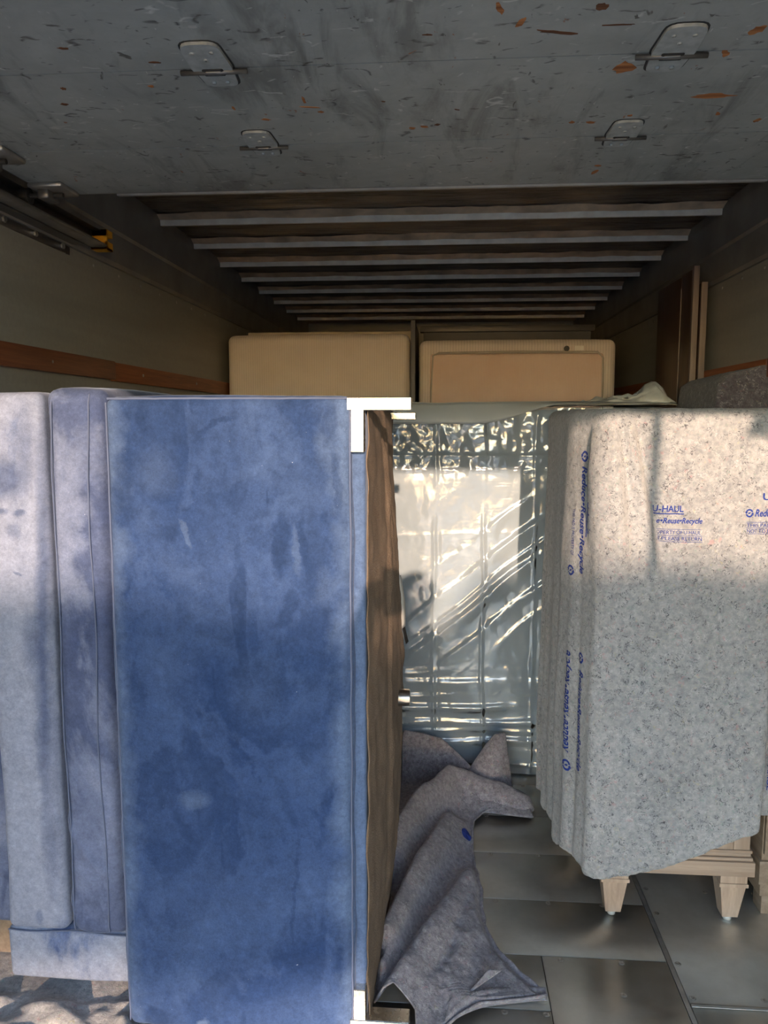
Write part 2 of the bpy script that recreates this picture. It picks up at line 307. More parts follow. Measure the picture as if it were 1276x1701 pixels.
# ------------------------------------------------------------------ object helpers
def link(name, me, mat=None, parent=None):
    o = bpy.data.objects.new(name, me); COL.objects.link(o)
    if mat is not None and not me.materials:
        me.materials.append(M[mat] if isinstance(mat, str) else mat)
    if parent is not None:
        o.parent = parent; o.matrix_parent_inverse = Matrix.Translation(-Vector(parent.location)) if parent.parent is None else Matrix.Identity(4)
    return o
def tag(o, label=None, cat=None, group=None, kind=None):
    if label: o['label'] = label
    if cat: o['category'] = cat
    if group: o['group'] = group
    if kind: o['kind'] = kind
    return o
def thing(name, label, cat, loc=(0, 0, 0), group=None):
    o = bpy.data.objects.new(name, None); COL.objects.link(o); o.location = loc; o.empty_display_size = .1
    return tag(o, label, cat, group)
def to_mesh(bm, name='mesh', smooth=False):
    bmesh.ops.recalc_face_normals(bm, faces=bm.faces)
    me = bpy.data.meshes.new(name); bm.to_mesh(me); bm.free()
    if smooth:
        for p in me.polygons: p.use_smooth = True
    return me
def auto_smooth(o, ang=40):
    me = o.data
    for p in me.polygons: p.use_smooth = True
    me.set_sharp_from_angle(angle=R(ang))
def bm_box(bm, lo, hi, bev=0.0, seg=2):
    r = bmesh.ops.create_cube(bm, size=1.0); vs = r['verts']
    c = [(a + q) / 2 for a, q in zip(lo, hi)]; s = [q - a for a, q in zip(lo, hi)]
    for v in vs: v.co = Vector((c[i] + v.co[i] * s[i] for i in range(3)))
    if bev:
        es = list({e for v in vs for e in v.link_edges})
        bmesh.ops.bevel(bm, geom=es, offset=bev, segments=seg, affect='EDGES', profile=.6)
def box(name, lo, hi, mat, parent=None, bev=0.0, seg=2):
    bm = bmesh.new(); bm_box(bm, lo, hi, bev, seg); me = to_mesh(bm, name)
    o = link(name, me, mat, parent)
    if bev: auto_smooth(o, 50)
    return o
def prism(name, poly, axis, a, bq, mat, parent=None):
    """poly in the two other axes (in xyz order), extruded along axis from a to bq"""
    bm = bmesh.new(); rows = []
    for t in (a, bq):
        row = []
        for p in poly:
            c = list(p); c.insert('XYZ'.index(axis), t); row.append(bm.verts.new(c))
        rows.append(row)
    n = len(poly); bm.faces.new(rows[0]); bm.faces.new(rows[1][::-1])
    for i in range(n): bm.faces.new((rows[0][i], rows[0][(i + 1) % n], rows[1][(i + 1) % n], rows[1][i]))
    return link(name, to_mesh(bm, name), mat, parent)
def bm_sheet(bm, f, nu, nv, closed_u=False):
    g = [[bm.verts.new(f(i / (nu - 1) if not closed_u else i / nu, j / (nv - 1))) for j in range(nv)] for i in range(nu)]
    for i in range(nu if closed_u else nu - 1):
        for j in range(nv - 1):
            bm.faces.new((g[i][j], g[(i + 1) % nu][j], g[(i + 1) % nu][j + 1], g[i][j + 1]))
    return g
def bm_cyl(bm, p0, p1, r0, r1=None, n=16, cap=True):
    r1 = r0 if r1 is None else r1; p0, p1 = Vector(p0), Vector(p1); d = (p1 - p0).normalized()
    a = d.orthogonal().normalized(); c = d.cross(a); rows = []
    for p, r in ((p0, r0), (p1, r1)):
        rows.append([bm.verts.new(p + (a * math.cos(2 * math.pi * i / n) + c * math.sin(2 * math.pi * i / n)) * r) for i in range(n)])
    for i in range(n): bm.faces.new((rows[0][i], rows[0][(i + 1) % n], rows[1][(i + 1) % n], rows[1][i]))
    if cap: bm.faces.new(rows[0][::-1]); bm.faces.new(rows[1])
def bm_tube(bm, pts, r, n=6):
    pts = [Vector(p) for p in pts]; rows = []
    for i, p in enumerate(pts):
        d = (pts[min(i + 1, len(pts) - 1)] - pts[max(i - 1, 0)]).normalized()
        a = d.cross(Vector((.13, .97, .2))).normalized(); c = d.cross(a)
        rows.append([bm.verts.new(p + (a * math.cos(2 * math.pi * k / n) + c * math.sin(2 * math.pi * k / n)) * r) for k in range(n)])
    for q in range(len(rows) - 1):
        for k in range(n): bm.faces.new((rows[q][k], rows[q][(k + 1) % n], rows[q + 1][(k + 1) % n], rows[q + 1][k]))
def tube(name, pts, r, mat, parent=None, n=6):
    bm = bmesh.new(); bm_tube(bm, pts, r, n); return link(name, to_mesh(bm, name, True), mat, parent)
def soft_box_bm(lo, hi, r, bulge=(0, 0, 0), div=(20, 20, 20), disp=None):
    """rounded box, faces swelling outwards, optional displacement"""
    bm = bmesh.new(); lo, hi = Vector(lo), Vector(hi); c = (lo + hi) / 2; h = (hi - lo) / 2; seen = {}
    def vert(p):
        k = tuple(round(x, 5) for x in p)
        if k in seen: return seen[k]
        inner = Vector((max(-(h[i] - r), min(h[i] - r, p[i])) for i in range(3)))
        d = p - inner
        q = inner + (d.normalized() * r if d.length > 1e-9 else d)
        n = d.normalized() if d.length > 1e-9 else Vector((0, 0, 0))
        t = [max(0, 1 - (p[i] / h[i]) ** 2) for i in range(3)]
        for i in range(3):
            j, k2 = (i + 1) % 3, (i + 2) % 3
            q[i] += math.copysign(1, p[i]) * bulge[i] * (abs(n[i]) ** 2) * (t[j] * t[k2]) ** .6
        w = c + q
        if disp: w = w + n * disp(w, n)
        vv = bm.verts.new(w); seen[k] = vv; return vv
    def lin(hh, n):      # denser near the edges so the rounding is smooth
        e = [-hh, -hh + r * .3, -hh + r * .65, -hh + r]
        m_ = [-hh + r + (2 * hh - 2 * r) * i / n for i in range(1, n)]
        return e + m_ + [-x for x in e[::-1]]
    for ax in range(3):
        j, k = (ax + 1) % 3, (ax + 2) % 3
        J, K = lin(h[j], div[j]), lin(h[k], div[k])
        for s in (-1, 1):
            for a in range(len(J) - 1):
                for q in range(len(K) - 1):
                    ps = []
                    for (u, w) in ((J[a], K[q]), (J[a + 1], K[q]), (J[a + 1], K[q + 1]), (J[a], K[q + 1])):
                        p = Vector((0, 0, 0)); p[ax] = s * h[ax]; p[j] = u; p[k] = w; ps.append(vert(p))
                    if s < 0: ps = ps[::-1]
                    try: bm.faces.new(ps)
                    except ValueError: pass
    return bm
def soft_box(name, lo, hi, r, mat, parent=None, bulge=(0, 0, 0), div=(20, 20, 20), disp=None):
    bm = soft_box_bm(lo, hi, r, bulge, div, disp)
    return link(name, to_mesh(bm, name, True), mat, parent)
def fbm(x, y, z=0, s=1, o=4): return noise.fractal(Vector((x * s, y * s, z * s)), .8, 2.0, o)
def solidify(o, t, off=-1):
    md = o.modifiers.new('thickness', 'SOLIDIFY'); md.thickness = t; md.offset = off
def smooth01(t): t = max(0, min(1, t)); return t * t * (3 - 2 * t)

# ================================================================== SETTING: the cargo box
XL, XR, YB, YF, ZR = -1.17, 1.075, -.75, 6.6, 2.18
floor = tag(box('floor', (XL - .04, YB, -.10), (XR + .04, YF, -.005), 'floor_under'), 'worn riveted aluminium plate floor of the cargo box', 'floor', kind='structure')
def plate(x0, x1, y0, y1):
    g = .0009
    return box('floor_plate', (x0 + g, y0 + g, -.0048), (x1 - g, y1 - g, 0), 'floor', floor, .0012, 1)
ys = [YB, -.29, -.04, .21, .46, .71, .96, 1.21, 1.46, 1.748, 1.945, 2.187, 2.438, 2.684, 2.93, 3.18, 3.68, 4.18, 4.68, 5.18, 5.68, 6.18, YF]
for a, q in zip(ys[:-1], ys[1:]):
    if 1.2 <= a < 1.94: plate(XL, .268, a, q)
    else: plate(XL, .592, a, q)
plate(.268, .592, 1.21, 1.945)
yr = [YB, .3, 1.05, 1.797, 3.0, 4.2, 5.4, YF]
for a, q in zip(yr[:-1], yr[1:]): plate(.605, XR, a, q)
box('seam_strip', (.5925, YB, -.0048), (.6045, YF, -.0002), 'galv', floor)
box('lip_strip', (.606, 1.785, 0), (XR, 1.797, .0025), 'galv', floor, .0008, 1)
# countersunk screws, one mesh shared
bm = bmesh.new(); n = 14
prof = [(.0, .0006), (.0025, .0006), (.003, .0016), (.0062, .0020), (.0075, .0012), (.0085, .0002)]
rings = []
for (r_, z_) in prof[1:]: rings.append([bm.verts.new((r_ * math.cos(2 * math.pi * i / n), r_ * math.sin(2 * math.pi * i / n), z_)) for i in range(n)])
bm.faces.new(rings[0])
for a, q in zip(rings[:-1], rings[1:]):
    for i in range(n): bm.faces.new((a[i], a[(i + 1) % n], q[(i + 1) % n], q[i]))
screw_me = to_mesh(bm, 'floor_screw', True); screw_me.materials.append(M['screw'])
sp = [(.317, y) for y in (2.675, 2.426, 2.175, 1.931, 2.92, 3.17)] + [(.472, y) for y in (2.675, 2.426, 2.175, 1.931, 2.92)] + [(.163, y) for y in (2.675, 2.426, 2.175, 1.931, 2.92)]
sp += [(.618, y) for y in (1.817, 1.939, 2.15, 2.27, 2.4, 2.65, 2.9)] + [(.452, 1.814), (.255, 1.736), (.156, 1.736), (.79, 1.822), (.94, 1.822), (.79, 2.265), (.935, 2.267), (.04, 1.736)]
for x, y in sp:
    o = bpy.data.objects.new('floor_screw', screw_me); COL.objects.link(o); o.location = (x, y, 0); o.rotation_euler.z = random.random() * 3; o.parent = floor

wl = tag(box('wall_left', (XL - .04, YB, -.1), (XL, YF, ZR + .05), 'wall'), 'grey-green panelled left wall of the cargo box above the blue sofa', 'wall', kind='structure')
wr = tag(box('wall_right', (XR, YB, -.1), (XR + .04, YF, ZR + .05), 'wall'), 'grey-green panelled right wall of the cargo box', 'wall', kind='structure')
wb = tag(box('wall_back', (XL - .04, YF, -.1), (XR + .04, YF + .04, ZR + .05), 'wall'), 'dark front bulkhead at the far end of the cargo box', 'wall', kind='structure')
ceil = tag(box('ceiling', (XL - .04, YB, ZR + .035), (XR + .04, YF + .04, ZR + .07), 'roof'), 'grimy reflective metal roof skin with cross bows', 'ceiling', kind='structure')
# roof bows: hat section, pale bottom flange, dull web above it
y = 3.16 - .42 * 8; k = 0
while y < YF - .1:
    if y > YB + .1:
        w = .018
        prism('roof_bow', [(y - .006, ZR - .004), (y + .022, ZR), (y + .022, ZR + .004), (y + .002, ZR + .006), (y + .002, ZR + .0355), (y - .012, ZR + .0355), (y - .012, ZR + .026)], 'X', -1.15, 1.055, 'bow', ceil)
        # reflection of every bow in the roof skin, put in as a beige strip
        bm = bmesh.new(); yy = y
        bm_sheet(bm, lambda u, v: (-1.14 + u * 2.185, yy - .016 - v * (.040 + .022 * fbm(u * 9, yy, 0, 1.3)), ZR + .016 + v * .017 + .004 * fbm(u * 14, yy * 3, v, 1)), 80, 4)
        streak = link('roof_bow_reflection', to_mesh(bm, 'roof_bow_reflection', True), 'bow_reflection', ceil)
    y += .42; k += 1
# cornices
for nm, s, xw, lab in (('trim_1', 1, XL, 'left'), ('trim_2', -1, XR, 'right')):
    t = prism(nm, [(xw, 1.94), (xw + s * .012, 1.94), (xw + s * .016, 1.955), (xw + s * .022, 2.05), (xw + s * .030, 2.06), (xw + s * .035, ZR), (xw + s * .035, ZR + .035), (xw, ZR + .035)], 'Y', YB, YF, 'cornice')
    tag(t, 'dark metal cornice along the top of the %s wall' % lab, 'cornice', kind='structure')
# stained wood tie rails
def rail(nm, x0, x1, lab):
    t = box(nm, (x0, 2.70, 1.542), (x1, YF, 1.606), 'rail_wood', None, .003)
    box('rail_board', (x0, -.7, 1.545), (x1 + (.002 if x1 < 0 else 0), 2.694, 1.609), 'rail_wood', t, .003)
    tag(t, lab, 'rail', kind='structure'); return t
tr3 = rail('trim_3', XL, XL + .022, 'reddish-brown wooden tie rail along the left wall')
tr4 = rail('trim_4', XR - .022, XR, 'reddish-brown wooden tie rail along the right wall')
# wall rivets
bm = bmesh.new(); bmesh.ops.create_uvsphere(bm, u_segments=10, v_segments=6, radius=.007)
for v in bm.verts: v.co.x *= .5
rv = to_mesh(bm, 'wall_rivet', True); rv.materials.append(M['galv'])
for i in range(16):
    for (w_, xw) in ((wl, XL), (wr, XR)):
        o = bpy.data.objects.new('wall_rivet', rv); COL.objects.link(o); o.location = (xw, 2.40 + .204 * i, 1.918); o.parent = w_
for y0 in (2.25, 2.95, 3.6):
    o = bpy.data.objects.new('rail_bolt', rv); COL.objects.link(o); o.location = (XL + .022, y0, 1.575); o.scale = (1, .9, .9); o.parent = tr3
# rear door frame header (above and behind the camera)
tag(box('trim_5', (XL - .04, YB - .06, 2.03), (XR + .04, YB, ZR + .07), 'truck'), 'white header beam over the open rear of the truck', 'header', kind='structure')

# ------------------------------------------------------------------ roll-up door, rolled in under the roof
ZD = 2.0; DX0, DX1 = -1.055, .955
door = thing('roll_up_door', 'scuffed grey roll-up door lying open overhead with hinges and chipped paint', 'door', (-.05, .7, ZD))
edges = [2.09, 1.765, 1.39, 1.0, .62, .24, -.14, -.52]
panels = []
for a, q in zip(edges[1:], edges[:-1]):
    bm = bmesh.new(); g = .0015
    bm_box(bm, (DX0, a + g, ZD), (DX1, q - g, ZD + .02))
    p = link('door_panel', to_mesh(bm, 'door_panel'), 'door', door); panels.append(p)
for yy in edges[1:-1]: box('seam_dark_strip', (DX0, yy - .004, ZD + .0015), (DX1, yy + .004, ZD + .019), 'black', door)  # black strips added behind the seams so the gaps look shaded
tube('edge_strip', [(DX0, 2.092, ZD + .003), (DX1, 2.092, ZD + .003)], .004, 'galv', door)
def rounded_poly(pts, r, seg=4):
    out = []; n = len(pts)
    for i in range(n):
        p0, p, p1 = Vector(pts[i - 1]), Vector(pts[i]), Vector(pts[(i + 1) % n])
        a = p + (p0 - p).normalized() * r; c = p + (p1 - p).normalized() * r
        for k in range(seg + 1):
            t = k / seg; out.append(((1 - t) ** 2 * a.x + 2 * t * (1 - t) * p.x + t * t * c.x, (1 - t) ** 2 * a.y + 2 * t * (1 - t) * p.y + t * t * c.y))
    return out
def hinge(cx, cy, s):
    h = bpy.data.objects.new('hinge', None); COL.objects.link(h); h.parent = door
    h.matrix_parent_inverse = Matrix.Translation(-door.location)
    def pr(nm, poly, z0, z1, mat):
        o = prism(nm, [(cx + x * s, cy + y_ * s) for x, y_ in poly], 'Z', z0, z1, mat); o.parent = h; return o
    near = rounded_poly([(-.031, -.098), (.031, -.098), (.036, .008), (-.036, .008)], .022)
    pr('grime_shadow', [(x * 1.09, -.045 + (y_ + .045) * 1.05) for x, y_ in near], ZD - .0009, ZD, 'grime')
    pr('hinge_leaf', near, ZD - .006, ZD - .0009, 'hinge')
    far = rounded_poly([(-.033, .002), (.033, .002), (.028, .062), (-.028, .062)], .015)
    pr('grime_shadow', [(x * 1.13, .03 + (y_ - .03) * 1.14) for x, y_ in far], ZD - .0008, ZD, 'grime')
    pr('hinge_leaf', far, ZD - .004, ZD - .0008, 'hinge')
    bm = bmesh.new(); bm_cyl(bm, (cx - .058 * s, cy, ZD - .006), (cx + .058 * s, cy, ZD - .006), .0045 * s, n=10)
    o = link('hinge_pin', to_mesh(bm, 'hinge_pin', True), 'track'); o.parent = h
    bm = bmesh.new(); bm_box(bm, (cx - .018 * s, cy - .012 * s, ZD - .0075), (cx + .018 * s, cy + .012 * s, ZD - .0055), .002, 1)
    o = link('slot', to_mesh(bm, 'slot'), 'grime'); o.parent = h
    bm = bmesh.new(); bm_box(bm, (cx - .014 * s, cy - .006 * s, ZD - .0085), (cx + .014 * s, cy + .006 * s, ZD - .0065), .002, 1)
    o = link('knuckle', to_mesh(bm, 'knuckle'), 'galv'); o.parent = h
    for (bx_, by_) in ((-.016, -.07), (.016, -.07), (0, -.045), (-.012, .043), (.012, .043)):
        bm = bmesh.new(); bm_cyl(bm, (cx + bx_ * s, cy + by_ * s, ZD - .0072), (cx + bx_ * s, cy + by_ * s, ZD - .003), .004 * s, n=10)
        o = link('rivet', to_mesh(bm, 'rivet', True), 'hinge'); o.parent = h
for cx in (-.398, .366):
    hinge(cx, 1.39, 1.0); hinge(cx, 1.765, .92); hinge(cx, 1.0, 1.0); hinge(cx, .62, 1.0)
# end brackets with rollers at the deep corners and along the edges
for yy in (2.03, 1.765, 1.39):
    for s, xe in ((-1, DX0), (1, DX1)):
        br = box('roller_bracket', (min(xe, xe - s * .09), yy - .05, ZD - .012), (max(xe, xe - s * .09), yy + .05, ZD), 'galv', door, .003, 1)
        bm = bmesh.new(); bm_cyl(bm, (xe - s * .07, yy, ZD - .02), (xe + s * .045, yy, ZD - .02), .006, n=10); bm_cyl(bm, (xe + s * .018, yy, ZD - .02), (xe + s * .045, yy, ZD - .02), .02, n=18)
        link('roller', to_mesh(bm, 'roller'), 'black', door)
        box('bracket_clip', (min(xe - s * .045, xe - s * .015), yy - .03, ZD - .034), (max(xe - s * .045, xe - s * .015), yy + .03, ZD - .010), 'track', door, .003, 1)
# bare wood chips gouged out of the paint
chips = [(.11, 1.274, .012, .035, .3, 1), (.169, 1.307, .075, .010, .25, 0), (.224, 1.236, .020, .022, .4, 0), (.299, 1.439, .042, .05, .1, 1), (.492, 1.571, .085, .022, .05, 2),
         (-.071, 1.69, .016, .013, .2, 1), (-.046, 1.682, .02, .012, .3, 1), (-.019, 1.674, .014, .014, 0, 0), (.251, 1.682, .012, .016, 0, 1), (.289, 1.685, .022, .012, .1, 1), (.357, 2.005, .013, .04, .2, 1), (.355, 1.96, .02, .012, 0, 1),
         (.476, 1.324, .022, .03, .5, 1), (.455, 1.40, .012, .03, -.4, 1), (.075, 1.227, .010, .04, -.3, 1), (.261, 1.291, .055, .005, 0, 0), (-.268, 1.532, .007, .036, 0, 1), (-.262, 1.566, .045, .006, .2, 1), (-.245, 1.59, .012, .01, .2, 1),
         (-.694, 1.449, .010, .012, .3, 0), (-.726, 1.517, .016, .014, .2, 0), (-.532, 1.451, .012, .010, 0, 1), (-.41, 1.56, .007, .018, 0, 1), (-.36, 1.62, .02, .012, .3, 1), (.36, 1.655, .014, .01, 0, 1), (.62, 1.70, .012, .022, .3, 1), (.53, 1.66, .01, .02, -.4, 1), (-.03, 1.30, .018, .006, .1, 0), (-.12, 1.55, .01, .006, .4, 0), (-.62, 1.30, .018, .008, .2, 0), (-.49, 1.36, .022, .007, .1, 0), (.02, 1.60, .014, .005, .6, 0)]
for (x, y, w, h, r, kd) in chips:
    own = next(p for p, a, q in zip(panels, edges[1:], edges[:-1]) if a < y < q)
    n = 14; pts = []
    for i in range(n):
        t = 2 * math.pi * i / n; rr = .5 * random.uniform(.62, 1.12)
        px, py = math.cos(t) * w * rr, math.sin(t) * h * rr
        pts.append((x + px * math.cos(r) - py * math.sin(r), y + px * math.sin(r) + py * math.cos(r)))
    o = prism('bare_wood_chip', pts, 'Z', ZD - .0006, ZD + .001, 'chip' if kd else 'chip_dark')
    o.parent = own; o.matrix_parent_inverse = Matrix.Identity(4) @ Matrix.Translation(Vector((0, 0, 0)))
    o.matrix_parent_inverse = Matrix.Translation((0, 0, 0))
# nylon pull strap hanging from the rear edge
tag(box('pull_strap', (.745, YB + .012, 1.59), (.772, YB + .016, 2.16), 'strap'), 'dark nylon pull strap hanging at the rear opening behind the viewer', 'strap')

# door tracks
def track(s, xw, lab):
    t = thing('door_track', lab, 'track', (xw, 1.2, 1.9))
    def q(nm, x0, x1, y0, y1, z0, z1, mat, bev=.001):
        a, c = xw + s * x0, xw + s * x1
        return box(nm, (min(a, c), y0, z0), (max(a, c), y1, z1), mat, t, bev, 1)
    q('channel_web', .046, .050, -.7, 2.50, 1.950, 2.004, 'track')
    q('channel_lip', .050, .092, -.7, 2.50, 1.950, 1.954, 'galv')
    q('channel_lip', .050, .080, -.7, 2.50, 2.001, 2.004, 'track')
    bm = bmesh.new(); bm_cyl(bm, (xw + s * .092, -.7, 1.956), (xw + s * .092, 2.50, 1.956), .0055, n=10)
    link('rolled_edge', to_mesh(bm, 'rolled_edge', True), 'galv', t)
    q('angle_plate', .0, .004, -.7, 2.43, 1.915, 1.955, 'track')
    q('angle_shelf', .0, .05, -.7, 2.43, 1.946, 1.950, 'track')
    for yy in (1.9, 2.06, 2.22, 2.38):
        bm = bmesh.new(); bm_cyl(bm, (xw + s * .003, yy, 1.932), (xw + s * .010, yy, 1.932), .009, n=6)
        link('bolt', to_mesh(bm, 'bolt'), 'galv', t)
    bm = bmesh.new(); a, c = sorted((xw + s * .045, xw + s * .098))
    bm_box(bm, (a, 2.49, 1.944), (c, 2.498, 2.006), .001, 1)
    for z0, z1 in ((1.944, 1.952), (1.985, 2.006)): bm_box(bm, (a, 2.49, z0), (c, 2.535, z1), .001, 1)
    aa, cc = sorted((xw + s * .09, xw + s * .098)); bm_box(bm, (aa, 2.49, 1.944), (cc, 2.535, 1.97), .001, 1)
    link('stop_clip', to_mesh(bm, 'stop_clip'), 'yellow', t)
track(1, XL, 'steel roller track on the left wall ending in a yellow stop clip')
track(-1, XR, 'steel roller track on the right wall beside the overhead door')

# ================================================================== SOFA stood on end
sofa = thing('sofa', 'blue velvet sofa stood on its end with its brown underside facing right', 'sofa', (-.45, 1.95, .035))
ZS0, ZS1 = .020, 1.452
def wr_base(w, n):
    d = .0035 * fbm(w.x * 3, w.y * 3, w.z * 2.2, 1.0, 3)
    if abs(n.x) > .8: d += .004 * fbm(w.x, w.y * 4, w.z * 9, 1.0, 2)
    return d
base = soft_box('seat_front', (-.712, 1.60, ZS0), (-.190, 1.80, ZS1), .022, 'velvet', sofa, (.004, .010, .003), (24, 8, 60), wr_base)
soft_box('seat_frame', (-.70, 1.625, ZS0 + .006), (-.163, 2.45, ZS1 - .010), .008, 'velvet', sofa, (0, 0, 0), (10, 20, 40))
# welts round the front pad
def welt_path(x, y, z0, z1, amp=.0015):
    return [(x + amp * fbm(i * .31, x * 9, 0), y, z0 + (z1 - z0) * i / 60) for i in range(61)]
tube('welt', welt_path(-.193, 1.607, ZS0 + .012, ZS1 - .012), .0024, 'piping', base)
tube('welt', welt_path(-.708, 1.607, ZS0 + .012, ZS1 - .012), .0022, 'piping', base)
tube('welt', [(-.705 + .51 * i / 40, 1.607 , ZS1 - .004 + .001 * fbm(i * .3, 2, 0)) for i in range(41)], .0028, 'piping', base)
# brown dust cover, sagging, with long tucks
def dust(u, v):
    y = 1.627 + u * .83; z = ZS0 + .015 + v * (ZS1 - ZS0 - .035)
    x = -.1605 + .030 * math.sin(math.pi * min(1, u * 1.05)) * math.sin(math.pi * v) ** .5 + .040 * u * (1 - v) ** .6 * math.sin(math.pi * min(1, v * 1.2)) ** .5
    for (u0, sl, a, wd) in ((.30, .05, .010, .012), (.50, -.22, .006, .012)):
        d = (u - u0 - sl * (v - .5) - .02 * math.sin(v * 9 + u0 * 20)) / wd
        x += a * math.exp(-d * d) * smooth01(v * 3) * smooth01((1 - v) * 9)
    x += .005 * fbm(y * 5, z * 6, 3.3, 1.2, 3) + .004 * fbm(y * 14, z * 9, 1.3, 1.2, 2) + .006 * math.exp(-((u - .62 + .5 * (v - .55)) / .02) ** 2) * smooth01((v - .3) / .1)
    return (x, y, z)
bm = bmesh.new(); bm_sheet(bm, dust, 70, 90); dc = link('dust_cover', to_mesh(bm, 'dust_cover', True), 'dust', sofa); solidify(dc, .0015)
# black binding edge at the torn corner and the white paper tag
def sheet_part(name, f, nu, nv, mat, parent, t=.001):
    bm = bmesh.new(); bm_sheet(bm, f, nu, nv); o = link(name, to_mesh(bm, name, True), mat, parent); solidify(o, t); return o
sheet_part('paper_tag', lambda u, v: (-.148 + .014 * v + .022 * u + .006 * math.sin(3 * v), 2.26 + .03 * u, .935 - .155 * v + .012 * u), 5, 12, 'tape', dc)
sheet_part('torn_edge', lambda u, v: (-.136 + .012 * v + .006 * u + .014 * v * v, 2.31 + .03 * u, .88 - .15 * v), 4, 10, 'black', dc)
# polished legs: flat L of bar stock, one arm along the frame edge, one standing out
def metal_leg(y0, zt, up):
    bm = bmesh.new(); t = .027; z_ = (zt - t, zt) if up else (zt, zt + t)
    bm_box(bm, (-.200, y0, z_[0]), (-.066, y0 + .045, z_[1]), .002, 1)
    zz = (zt - .113, zt - t + .001) if up else (zt + t - .001, zt + .100)
    bm_box(bm, (-.192, y0 + .0005, zz[0]), (-.1635, y0 + .044, zz[1]), .002, 1)
    return link('metal_leg', to_mesh(bm, 'metal_leg'), 'chrome', sofa)
metal_leg(1.603, 1.450, True); metal_leg(1.603, .040, False)
for zt, up in ((1.428, True), (.045, False)):
    bm = bmesh.new(); z_ = (zt - .022, zt) if up else (zt, zt + .022); bm_box(bm, (-.165, 2.36, z_[0]), (-.085, 2.405, z_[1]), .002, 1)
    link('metal_leg', to_mesh(bm, 'metal_leg'), 'chrome', sofa)
bm = bmesh.new(); bm_cyl(bm, (-.165, 2.05, .657), (-.086, 2.05, .657), .0225, n=28); bmesh.ops.bevel(bm, geom=[e for e in bm.edges if abs(e.verts[0].co.x + .086) < 1e-4 and abs(e.verts[1].co.x + .086) < 1e-4], offset=.002, segments=2, affect='EDGES')
o = link('support_leg', to_mesh(bm, 'support_leg'), 'nickel', sofa); auto_smooth(o, 40)
# arm lying along the floor and the back standing at the left
arm = soft_box('arm', (-1.055, 1.71, .038), (-.63, 2.40, .172), .014, 'velvet_pale', sofa, (.0, .006, .002), (24, 20, 8), lambda w, n: .003 * fbm(w.x * 4, w.y * 4, w.z * 4, 1, 3))
tube('seam', [(-1.05 + .42 * i / 40, 1.7065, .170 - .003 * math.sin(i * .3)) for i in range(41)], .0018, 'piping', arm)
def wr_back(w, n): return .005 * fbm(w.x * 2, w.y * 2, w.z * 2.6, 1, 3)
soft_box('back', (-1.052, 1.705, .171), (-.900, 2.44, 1.468), .020, 'velvet_back', sofa, (.002, .006, .002), (10, 14, 50), wr_back)
# loose cushion between back and seat
def wr_cush(w, n):
    d = .004 * fbm(w.x * 3, w.y * 3, w.z * 3, 1, 3)
    if n.y < -.5:
        e = abs((w.x + .835) / .065)
        t = w.z * 16 + 1.6 * fbm(w.x * 5, 0, w.z * 2, 1, 2) + (w.x + .83) * 14
        d += .008 * max(0, math.sin(t * 2.2)) ** 3 * max(0, fbm(w.z * 1.7, 3.1, 0, 1.5, 2) + .5) * max(0, 1 - e * e * .5)
    return d
cu = thing('seat_cushion', 'narrow grey-blue velvet box cushion squeezed between sofa back and seat', 'cushion', (-.83, 2.0, .17))
cm = soft_box('cushion_body', (-.884, 1.690, .178), (-.742, 2.26, 1.470), .026, 'velvet_mid', cu, (.0, .018, .012), (16, 14, 170), wr_cush)
# welts follow the front edge loop of the cushion
def loop(x, y):
    p = []
    for i in range(71): p.append((x + .003 * math.sin(i * .21 + x * 9), y + .0025 * fbm(i * .2, x, 1), .190 + 1.270 * i / 70))
    return p
for x in (-.868, -.784):
    pts = []
    for p in loop(x, 1.690):
        tx_, tz_ = max(0, 1 - ((p[0] + .813) / .071) ** 2), max(0, 1 - ((p[2] - .824) / .646) ** 2)
        e_ = max(0, min(.999, (abs(p[2] - .824) - .620) / .026)); back_ = .026 * (1 - math.sqrt(1 - e_ * e_))
        pts.append((p[0], 1.690 + back_ - .018 * (tx_ * tz_) ** .6 - .0025 - .001 * math.sin(p[2] * 40), p[2]))
    tube('stitched_seam', pts, .0019, 'piping', cm)
sl = thing('seat_cushion', 'dark blue velvet cushion edge at the far left beside the wall', 'cushion', (-1.11, 2.0, .12))
soft_box('cushion_body', (-1.150, 1.80, .118), (-1.066, 2.3, 1.40), .02, 'velvet_mid', sl, (.0, .01, .0), (8, 12, 40), wr_back)
tube('stitched_seam', [(-1.075, 1.7985, .16 + 1.2 * i / 40) for i in range(41)], .002, 'piping', sl.children[0])
tag(box('plywood_offcut', (-1.160, 1.83, .014), (-1.062, 2.2, .112), 'wood_side', None, .003), 'brown wooden block under the far left blue cushion', 'wood block')

# ================================================================== BLANKETS ON THE FLOOR
def fb(u, v):
    x = -1.16 + u * (.50 - .02 * math.sin(v * 5)); y = 1.46 + v * .56
    z = .009 + .045 * max(0, fbm(x * 4, y * 6, .5, 1.1, 3) + .3) * smooth01((1.70 - y) / .05) + .004 * fbm(x * 15, y * 15, 0, 1, 3)
    dd = (x + .695 + (y - 1.55) * .5) / .02
    z += .030 * math.exp(-dd * dd) * smooth01((1.66 - y) / .05)
    return (x, y, max(.004, z))
bm = bmesh.new(); bm_sheet(bm, fb, 70, 70); o = link('moving_blanket', to_mesh(bm, 'moving_blanket', True), 'felt_floor'); solidify(o, .004, -1)
tag(o, 'dusty grey felt pad flat on the floor under the blue sofa', 'blanket', 'felt moving pads')

